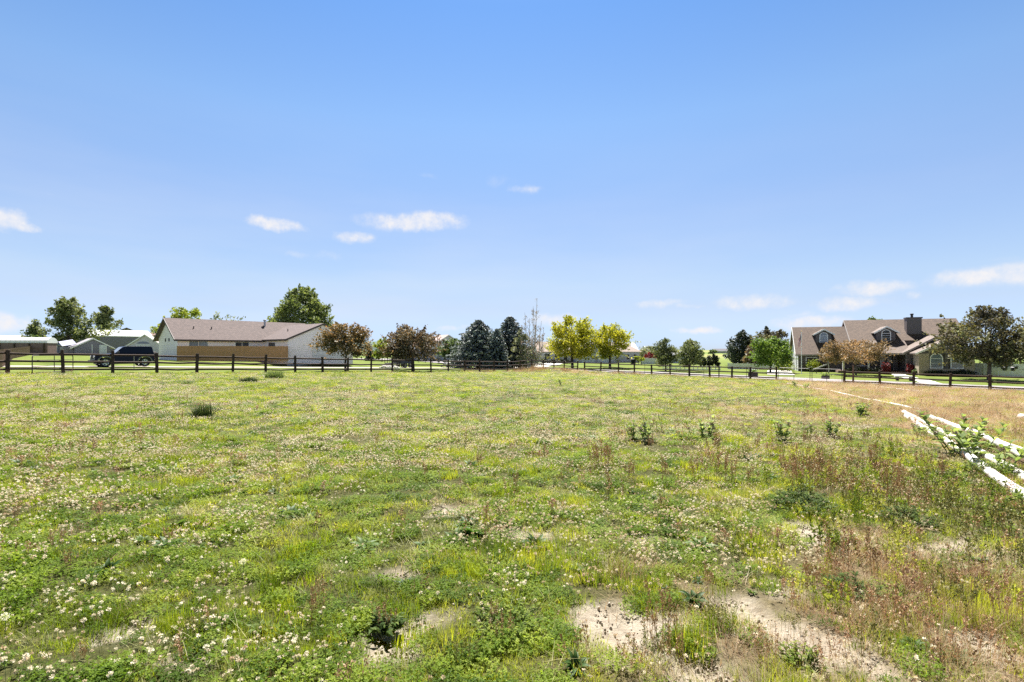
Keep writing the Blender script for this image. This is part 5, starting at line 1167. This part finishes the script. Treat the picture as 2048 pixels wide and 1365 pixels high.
leafy('leafy_weed', 'dark leafy weed under the brown stalks right of centre', 1600, 1000, .25, .15, 60, lf_leafyd, 10, .04)
leafy('leafy_weed', 'small leafy weed at the bottom edge right of centre', 1600, 1330, .10, .08, 30, lf_leafy, 11, .03)
leafy('leafy_weed', 'leafy weed at the foot of the nearest pipe', 1900, 960, .26, .18, 70, lf_leafy, 12, .045)
leafy('leafy_weed', 'spreading green weed at the right edge over the lower pipe', 2020, 1000, .2, .2, 60, lf_leafy, 13, .04)
for i, (px, py, r, lb) in enumerate([(1852, 868, .22, 'low leafy weed on the nearest pipe, first from its far end'), (1886, 884, .22, 'leafy weed leaning over the nearest pipe beside the biggest milkweed'), (1962, 946, .24, 'leafy weed hiding the nearest pipe below the smaller milkweed'),
        (2012, 952, .22, 'green weed between the pipes near the right edge'), (1975, 905, .2, 'green weed between the bundle pipes behind the smaller milkweed'), (2040, 1035, .2, 'green weed against the lower side of the last pipe')]):
    leafy('leafy_weed', lb, px, py, r, .22, 60, lf_leafy, 40+i, .05)
# dry weed stalks
lf_dryw = leafmat('dry_weed', [(.15, .085, .04), (.30, .185, .09), (.44, .31, .16)], .15, trcol=(1.2, 1, .7))
lf_redw = leafmat('red_weed', [(.20, .115, .07), (.38, .24, .14), (.52, .38, .22)], .2, trcol=(1.2, .9, .7))
lf_olw = leafmat('olive_weed', [(.075, .085, .02), (.17, .18, .05), (.33, .30, .12)], .2, trcol=(1.2, 1, .7))
def stalk_mesh(n, r, h, rg, seeds=40, th=.0017, lean=.2, leaf=.015, lo=.3):
    V = []; Q_ = []; 
    for s in range(n):
        a = rg.uniform(0, 6.28); q = r*rg.uniform()**.6; b = np.array((q*math.cos(a), q*math.sin(a), -.02)); hh = h*rg.uniform(.55, 1.1); fa = rg.uniform(0, 6.28); l = lean*rg.normal()
        tip = b+np.array((math.cos(fa)*l*hh, math.sin(fa)*l*hh, hh))
        for ang in (0, math.pi/2):
            k = np.array((math.cos(ang), math.sin(ang), 0))*th; i = len(V); V += [b-k, b+k, tip+k*.4, tip-k*.4]; Q_.append((i, i+1, i+2, i+3))
        f = rg.uniform(lo, 1, seeds); f = np.sqrt(f)
        for ff in f:
            c = b+(tip-b)*ff+rg.normal(size=3)*np.array((.010, .010, .004))*(1.3-.6*ff); d = rg.normal(size=3); d[2] = abs(d[2])+.5; d /= np.linalg.norm(d); e = np.cross(d, rg.normal(size=3)); e /= np.linalg.norm(e)
            i = len(V); L_ = leaf*rg.uniform(.5, 1.4); V += [c, c+d*L_*.5+e*L_*.28, c+d*L_, c+d*L_*.5-e*L_*.28]; Q_.append((i, i+1, i+2, i+3))
    return np.array(V), np.array(Q_)
protos = []
for i, mt in enumerate((lf_dryw, lf_dryw, lf_redw, lf_olw, lf_dryw)):
    rg = np.random.default_rng(500+i); V, Q_ = stalk_mesh((12, 7, 9, 11, 16)[i], (.10, .06, .12, .12, .16)[i], (.34, .30, .30, .26, .36)[i], rg)
    me_o = np_mesh('dry_weed', V, Q_, mt, link=False, attr={'tint': ('FACE', rg.uniform(0, 1, len(Q_)))}); protos.append(me_o.data)
WEEDS = [(1205,938,0,1.0),(1192,945,1,.9),(1213,940,4,.9),(1300,905,1,.8),(1432,925,1,1.3),(1400,958,0,.9),(1440,965,0,1.0),(1465,968,1,.9),(1384,962,1,.8),(1330,968,1,.9),(1258,965,0,.8),
    (1600,985,4,1.0),(1625,990,4,1.2),(1650,985,0,1.1),(1580,975,0,.9),(1640,960,1,1.1),(1700,955,0,1.0),(1745,962,4,1.0),(1742,935,1,1.1),(1775,985,0,.9),(1790,1000,4,.9),(1810,1030,4,1.0),(1840,1000,3,1.1),(1870,1020,3,1.2),(1895,1045,3,1.1),(1920,1040,3,1.2),(1950,1070,3,1.2),(1985,1065,3,1.1),(2020,1090,3,1.2),(1760,1030,3,1.0),(1715,1020,3,1.0),
    (1690,1010,0,.9),(1500,975,1,.9),(1515,905,1,.8),(1700,900,1,.9),(1790,905,0,.9),(1730,890,1,.8),(1880,960,1,1.0),(1840,945,0,.9),(1610,900,1,.9),(135,1150,1,.6),(30,1055,1,.6),(108,1108,2,.5),(1090,910,1,.7),(1030,985,1,.7),(955,935,1,.6),
    (765,1270,0,.55),(628,1255,1,.6),(640,1215,0,.6),(1305,1290,1,.7),(1330,1280,4,.7),(1290,1330,3,.7),(1250,1350,2,.6),(1420,1200,1,.7),(1440,1260,3,.7),(1800,1190,2,.9),(1745,1160,1,1.0),(1720,1120,2,.9),(1680,1150,2,.9),(1760,1250,2,.9),(1830,1220,2,.8),(1860,1290,2,.8),(1700,1300,2,.8),(1740,1310,3,.8),(1620,1180,1,.7),(1590,1280,3,.6),(1925,1235,3,.9),(1980,1200,2,.9),(2020,1250,2,.9),(2030,1160,3,1.0),(1950,1310,2,.8),(1880,1345,2,.8),(1540,1340,2,.6),(1655,1345,2,.7),(1345,1345,0,.6),(165,1345,1,.4),(340,1090,2,.5),(930,1330,3,.5),(1010,1290,0,.5),(990,1250,1,.5)]
wl = {0: ('clump of thin brown dry weed stalks rising from the grass', 'brown dry weed clumps'), 1: ('sparse bunch of a few thin brown weed stalks', 'sparse brown weed stalks'), 2: ('reddish weed clump with bare thin stalks', 'reddish weed clumps'), 3: ('olive brown seeding weed clump', 'olive seeding weed clumps'), 4: ('dense wide clump of brown dry stalks', 'dense brown stalk clumps')}
for i, (px, py, k, s) in enumerate(WEEDS):
    p = G(px, py); o = bpy.data.objects.new('dry_weed', protos[k]); COL.objects.link(o); o.location = p; s = s*(1.22 if px > 1150 and py < 1110 else 1.0); o.scale = (s, s, s*(1.05+.15*math.sin(i*2.3))); o.rotation_euler = (0, 0, i*1.7)
    tag(o, wl[k][0], 'weed', wl[k][1])
# dandelion clocks and a few pale stones
m_clock = leafmat('dandelion_clock', [(.62, .60, .56), (.75, .73, .70)], .45)
for px, py, lb in ((486, 1135, 'white dandelion clock, the larger one among the clover on the left'), (10, 1255, 'white dandelion clock at the lower left edge of the photo')):
    p = G(px, py+22); rg = np.random.default_rng(px); t = thing('dandelion', lb, 'flower', p); q = rg.normal(size=(260, 3)); q /= np.linalg.norm(q, axis=1, keepdims=True); q = q*.021*rg.uniform(.7, 1, (260, 1))+np.array((0, 0, .105))
    V, Q_ = quads(q, .0035, rg); np_mesh('seed_head', V, Q_, m_clock, t, attr={'tint': ('FACE', rg.uniform(0, 1, 260))}); mb = MB(); mb.tube([(0, 0, -.01), (.004, 0, .06), (0, 0, .105)], .0018, 5); mb.build('stem', m_stem, t)
# ------------------------------------------------------------------ ground cover (nobody could count it)
lf_g1 = leafmat('grass_blade', [(.085, .13, .008), (.225, .285, .014), (.40, .40, .042)], .5, inst=True, wscale=.5, rough=.5)
lf_g2 = leafmat('grass_blade_pale', [(.16, .18, .06), (.28, .29, .10), (.44, .40, .19)], .4, inst=True, wscale=.5)
lf_cl = leafmat('clover_leaf', [(.06, .11, .009), (.13, .205, .016), (.25, .31, .04)], .48, inst=True, wscale=.6, rough=.6, spec=.15)
lf_fl = leafmat('clover_head', [(.56, .42, .28), (.74, .66, .50), (.86, .81, .66)], .35, inst=True, wscale=3, trcol=(1, .95, .85))
lf_dry = leafmat('dry_grass_blade', [(.25, .15, .09), (.44, .32, .195), (.58, .48, .32)], .35, inst=True, wscale=.4, trcol=(1.1, .95, .7))
lf_broad = leafmat('broad_weed_leaf', [(.03, .07, .014), (.065, .125, .024), (.13, .19, .045)], .35, inst=True, wscale=.8)
m_clod = M('dry_soil_clod', (.33, .28, .22), .95, .25, 30)
def joinv(parts):
    V = []; Q_ = []; b = 0
    for v, q in parts: V.append(v); Q_.append(q+b); b += len(v)
    return np.concatenate(V), np.concatenate(Q_)
def clover_patch(n, r, rg, h=.05):
    parts = []; V = []; Q_ = []
    for i in range(n):
        a = rg.uniform(0, 6.28); q = r*rg.uniform()**.5; c = np.array((q*math.cos(a), q*math.sin(a), h*rg.uniform(.45, 1.25))); tl = rg.normal(size=2)*.3; ph = rg.uniform(0, 6.28); s = .0125*rg.uniform(.7, 1.3)
        for k in range(3):
            an = ph+k*2.094; d = np.array((math.cos(an), math.sin(an), tl[0]*math.cos(an)+tl[1]*math.sin(an)+.15)); e = np.array((-d[1], d[0], 0)); i0 = len(V)
            V += [c, c+d*s*.75+e*s*.62, c+d*s*1.15, c+d*s*.75-e*s*.62]; Q_.append((i0, i0+1, i0+2, i0+3))
        i0 = len(V); b = np.array((c[0]*.9, c[1]*.9, -.005)); V += [b, b+np.array((.0012, 0, 0)), c+np.array((.0012, 0, 0)), c]; Q_.append((i0, i0+1, i0+2, i0+3))
    return np.array(V), np.array(Q_)
def head_patch(n, r, rg, h=.06):
    V = []; Q_ = []
    for i in range(n):
        a = rg.uniform(0, 6.28); q = r*rg.uniform()**.5; c = np.array((q*math.cos(a), q*math.sin(a), h*rg.uniform(.6, 1.3))); s = .0082*rg.uniform(.7, 1.3); m = 22
        d = rg.normal(size=(m, 3)); d[:, 2] = d[:, 2]*.8+.25; d /= np.linalg.norm(d, axis=1, keepdims=True)
        for k in range(m):         # florets round the head
            e = np.cross(d[k], rg.normal(size=3)); e /= np.linalg.norm(e); i0 = len(V); b = c+d[k]*s*.35; L_ = s*.85
            V += [b-e*s*.12, b+e*s*.12, b+d[k]*L_+e*s*.30, b+d[k]*L_-e*s*.30]; Q_.append((i0, i0+1, i0+2, i0+3))
        i0 = len(V); b = np.array((c[0]*.85, c[1]*.85, -.005)); V += [b, b+np.array((.0016, 0, 0)), c+np.array((.0016, 0, 0)), c]; Q_.append((i0, i0+1, i0+2, i0+3))
    return np.array(V), np.array(Q_), lf_fl, np.array(([0]*22+[1])*n), m_stem
def rosette_patch(n, rg, L_=.07):
    V = []; Q_ = []
    for i in range(n):
        a = rg.uniform(0, 6.28); leaf_blade(V, Q_, (.02*math.cos(a), .02*math.sin(a), .0), (math.cos(a), math.sin(a), rg.uniform(.3, 1.5)), (0, 0, 1), L_*rg.uniform(.6, 1.2), L_*.4, rg.uniform(.2, .6), 3)
    return np.array(V), np.array(Q_)
def clod_patch(n, r, rg):
    V = []; Q_ = []
    for i in range(n):
        a = rg.uniform(0, 6.28); q = r*rg.uniform()**.5; s = .0075*rg.uniform(.3, 1.6)**1.5; c = np.array((q*math.cos(a), q*math.sin(a), s*.25)); k = rg.uniform(.6, 1.2, (8, 1)); i0 = len(V)
        cube = np.array([(-1,-1,-1),(1,-1,-1),(1,1,-1),(-1,1,-1),(-.7,-.7,1),(.7,-.7,1),(.7,.7,1),(-.7,.7,1)])*k*s*np.array((1, 1, .7)); V += list(cube+c)
        Q_ += [tuple(np.array(f)+i0) for f in ((0,3,2,1),(4,5,6,7),(0,1,5,4),(1,2,6,5),(2,3,7,6),(3,0,4,7))]
    return np.array(V), np.array(Q_)
def proto_collection(nm, items):
    c = bpy.data.collections.new(nm)
    for i, it in enumerate(items):
        V, Q_, mt = it[:3]; k2 = {} if len(it) < 4 else dict(mat2=it[4], mi=it[3])
        o = np_mesh(f'{nm}_{i}', V, Q_, mt, link=False, **k2, attr={'tint': ('FACE', np.random.default_rng(i).uniform(0, 1, len(Q_)))}); c.objects.link(o)
    return c
def scatter(name, coll, P, rot, scl, pick):
    o = np_mesh(name, P, np.zeros((0, 4), int), None, attr={'pick': ('POINT', pick.astype(float))})
    for nm, arr in (('rot', rot), ('scl', scl)):
        a = o.data.attributes.new(nm, 'FLOAT_VECTOR', 'POINT'); a.data.foreach_set('vector', np.ascontiguousarray(arr, np.float32).ravel())
    g = bpy.data.node_groups.new(name+'_scatter', 'GeometryNodeTree'); g.interface.new_socket('Geometry', in_out='INPUT', socket_type='NodeSocketGeometry'); g.interface.new_socket('Geometry', in_out='OUTPUT', socket_type='NodeSocketGeometry')
    N, L = g.nodes, g.links; gi = N.new('NodeGroupInput'); go = N.new('NodeGroupOutput'); ip = N.new('GeometryNodeInstanceOnPoints'); ci = N.new('GeometryNodeCollectionInfo')
    ci.inputs['Collection'].default_value = coll; ci.inputs['Separate Children'].default_value = True; ci.inputs['Reset Children'].default_value = True
    def na(nm, ty):
        n = N.new('GeometryNodeInputNamedAttribute'); n.data_type = ty; n.inputs['Name'].default_value = nm; return n.outputs['Attribute']
    L.new(gi.outputs[0], ip.inputs['Points']); L.new(ci.outputs[0], ip.inputs['Instance']); ip.inputs['Pick Instance'].default_value = True
    L.new(na('pick', 'FLOAT'), ip.inputs['Instance Index']); L.new(na('rot', 'FLOAT_VECTOR'), ip.inputs['Rotation']); L.new(na('scl', 'FLOAT_VECTOR'), ip.inputs['Scale'])
    L.new(ip.outputs[0], go.inputs[0]); md = o.modifiers.new('scatter', 'NODES'); md.node_group = g
    return tag(o, kind='stuff')
def sample(bins, seed, margin=.5, mask=None):
    """points in the view wedge of the field; bins = (near, far, per square metre, size factor)"""
    rg = np.random.default_rng(seed); out = []
    for a, b, dens, sz in bins:
        w = 1.26*b+2.0; n = int((b-a)*2*w*dens); x = rg.uniform(-w, w, n); y = rg.uniform(a, b, n); m = (np.abs(x) < 1.24*y+1.9) & (d1(x, y) < margin) & (d2(x, y) < margin)
        x, y = x[m], y[m]
        if mask is not None: k = rg.uniform(size=len(x)) < mask(x, y); x, y = x[k], y[k]
        out.append(np.stack([x, y, np.full(len(x), sz)], -1))
    o = np.concatenate(out); return o, rg
def place(name, coll, npick, bins, seed, mask=None, hscale=lambda x, y: 1.0, margin=.5, zoff=0, tilt=.12, hvar=.3):
    S, rg = sample(bins, seed, margin, mask); x, y, sz = S.T; n = len(x); z = HN(x, y)+zoff
    rot = np.stack([rg.normal(0, tilt, n), rg.normal(0, tilt, n), rg.uniform(0, 6.28, n)], -1); k = rg.uniform(1-hvar, 1+hvar, n)
    h = k*hscale(x, y)*(1+.18*(sz-1)); scl = np.stack([sz*k, sz*k, h], -1)
    return scatter(name, coll, np.stack([x, y, z], -1), rot, scl, rg.integers(0, npick, n))
rgp = np.random.default_rng(77)
cg = proto_collection('grass_patch', [(*blades(120, .15, .062, .0048, rgp, .9, .6), lf_g1), (*blades(100, .14, .080, .0044, rgp, 1.1, .6), lf_g1), (*blades(100, .16, .052, .0052, rgp, 1.2, .5), lf_g1), (*blades(80, .13, .070, .004, rgp, 1.3, .6), lf_g2), (*blades(120, .12, .066, .005, rgp, .8, .6), lf_g1)])
cc = proto_collection('clover_patch', [(*clover_patch(95, .15, rgp), lf_cl), (*clover_patch(80, .16, rgp, .04), lf_cl)])
cf = proto_collection('clover_heads', [head_patch(5, .15, rgp), head_patch(8, .16, rgp), head_patch(4, .16, rgp, .07), head_patch(10, .18, rgp, .055)])
cd = proto_collection('dry_patch', [(*blades(110, .15, .15, .0026, rgp, .9, .8), lf_dry), (*blades(90, .16, .11, .0028, rgp, 1.3, .7), lf_dry), (*blades(70, .15, .19, .0022, rgp, .7, .9), lf_dry)])
ct = proto_collection('straw_litter', [(*blades(60, .16, .06, .003, rgp, 2.4, .1), lf_dry), (*blades(50, .16, .05, .003, rgp, 2.8, .1), lf_g2)])
cb = proto_collection('broad_weeds', [(*rosette_patch(16, rgp, .06), lf_broad), (*rosette_patch(22, rgp, .085), lf_broad), (*rosette_patch(12, rgp, .05), lf_broad)])
cs = proto_collection('weed_stalks', [(*stalk_mesh(5, .07, .20, rgp, 24, .0014), lf_olw), (*stalk_mesh(4, .09, .24, rgp, 24, .0014), lf_dryw), (*stalk_mesh(6, .10, .20, rgp, 22, .0014, .3), lf_redw)])
lf_upr = leafmat('upright_weed_leaf', [(.085, .12, .018), (.22, .26, .04), (.42, .39, .10)], .48, inst=True, spec=.1)
cu = proto_collection('upright_weeds', [(*stalk_mesh(7, .10, .26, rgp, 30, .0016, .18, .022, .02), lf_upr), (*stalk_mesh(5, .09, .30, rgp, 40, .0016, .16, .017, .05), lf_upr), (*stalk_mesh(8, .13, .18, rgp, 24, .0016, .25, .024, .01), lf_upr), (*stalk_mesh(6, .10, .34, rgp, 34, .0016, .16, .014, .2), lf_olw)])
ck = proto_collection('soil_clods', [(*clod_patch(22, .14, rgp), m_clod), (*clod_patch(14, .16, rgp), m_clod)])
def gmask(x, y): return np.clip((1-.75*dirt(x, y))*(1-.42*dryness(x, y))*(.35+1.1*sst(.28, .6, fbm(x, y, .8, 12, 3))), 0, 1)
def ghs(x, y): return .50+.85*sst(.42, .75, fbm(x, y, .55, 15, 3))+.5*sst(-2.5, .3, np.maximum(d1(x, y), d2(x, y)))
place('grass', cg, 5, [(1.2, 4, 78, .66), (4, 9, 50, .85), (9, 20, 20, 1.3), (20, 42, 7, 2.0), (42, 76, 4.5, 2.6)], 1, gmask, ghs, margin=1.2)
def leftness(x, y): return np.clip(sst(.42, .05, (x-.5)/(y+1.5)), 0, 1)
def cmask(x, y): return np.clip((1-dirt(x, y))*(1-dryness(x, y))*(.25+.75*sst(.38, .62, fbm(x, y, .45, 21, 3)))*(.35+.65*leftness(x, y)), 0, 1)
place('clover', cc, 2, [(1.2, 4, 84, .58), (4, 9, 46, .76), (9, 20, 10, 1.4), (20, 60, 2.5, 2.2)], 2, cmask, lambda x, y: .55+.6*fbm(x, y, .6, 3, 2))
def fmask(x, y): return np.clip((1-dirt(x, y))*(1-.95*dryness(x, y))*(.12+.88*sst(.36, .60, fbm(x, y, 1.2, 41, 4)))*(.08+.92*sst(.85, .15, (x-.5)/(y+1.5)))*(.7+.3*sst(4, 9, y)), 0, 1)
place('clover_flowers', cf, 4, [(1.2, 4, 62, 1.0), (4, 9, 84, 1.0), (9, 20, 68, 1.1), (20, 40, 26, 1.4), (40, 72, 10, 1.8)], 3, fmask, margin=-.3)
def dmask(x, y): return np.clip((.35+.65*sst(.36, .58, fbm(x, y, 1.6, 97, 4)))*(1-.8*dirt(x, y))*sst(.12, .75, dryness(x, y)), 0, 1)
place('dry_grass', cd, 3, [(1.2, 4, 60, .75), (4, 9, 36, 1.0), (9, 20, 16, 1.4), (20, 42, 7, 2.0), (42, 76, 4, 2.6)], 4, dmask, lambda x, y: .45+.75*fbm(x, y, .7, 8, 3)+.3*sst(.0, 3, pipe_side(x, y)), margin=.6)
place('straw_litter', ct, 2, [(1.2, 4, 26, .9), (4, 9, 18, 1.1), (9, 25, 6, 1.6)], 5, lambda x, y: .2+.6*dryness(x, y), tilt=.05)
place('low_weeds', cb, 3, [(1.2, 4, 9, .75), (4, 9, 8, 1.0), (9, 24, 3, 1.3)], 6, lambda x, y: np.clip(sst(.5, .7, fbm(x, y, .7, 51, 3))*(1-.6*dirt(x, y)), 0, 1))
place('dry_weeds', cs, 3, [(1.3, 4, 9, .85), (4, 9, 15, 1.1), (9, 22, 5, 1.35), (22, 45, 1.0, 1.6)], 7, lambda x, y: np.clip(.03+.5*dryness(x, y)+.5*sst(.02, .3, (x-.2)/(y+2))*sst(.4, .65, fbm(x, y, 1.4, 61, 3)), 0, 1)*sst(30, 8, y)+.05)
def umask(x, y):
    q = (x-.2)/(y+1.0); return np.clip(sst(.22, .55, q)*sst(.40, .62, fbm(x, y, .8, 81, 3))*sst(13, 7, y)*(1-.7*dirt(x, y))*sst(.25, -.15, pipe_side(x, y))*(.35+.65*sst(3.0, 4.2, y)), 0, 1)
place('upright_weeds', cu, 4, [(1.5, 4, 8, .8), (4, 9, 12, .95), (9, 16, 6, 1.0)], 11, umask, lambda x, y: .75+.5*fbm(x, y, .9, 83, 2))
# taller reddish growth along the foot of the fences and on the hump by the far corner
def fmask2(x, y):
    e = np.maximum(d1(x, y), d2(x, y)); hump = np.exp(-(((x-5.2)/5.5)**2+((y-65)/3.0)**2)); return np.clip(sst(-2.4, -.6, e)*sst(.42, .64, fbm(x, y, 4.5, 71, 3))*.6+.6*hump*sst(.35, .65, fbm(x, y, 1.6, 72, 3)), 0, 1)
place('fence_weeds', cd, 3, [(26, 76, 7, 1.8)], 8, fmask2, lambda x, y: 1.2+1.2*fbm(x, y, 2.0, 73, 3)+1.4*np.exp(-(((x-5.2)/5.5)**2+((y-65)/3.0)**2)), margin=.4)
place('soil_clods', ck, 2, [(1.2, 4, 120, .5), (4, 10, 60, .6)], 9, lambda x, y: np.clip(dirt(x, y)*.9, 0, 1), tilt=.02)
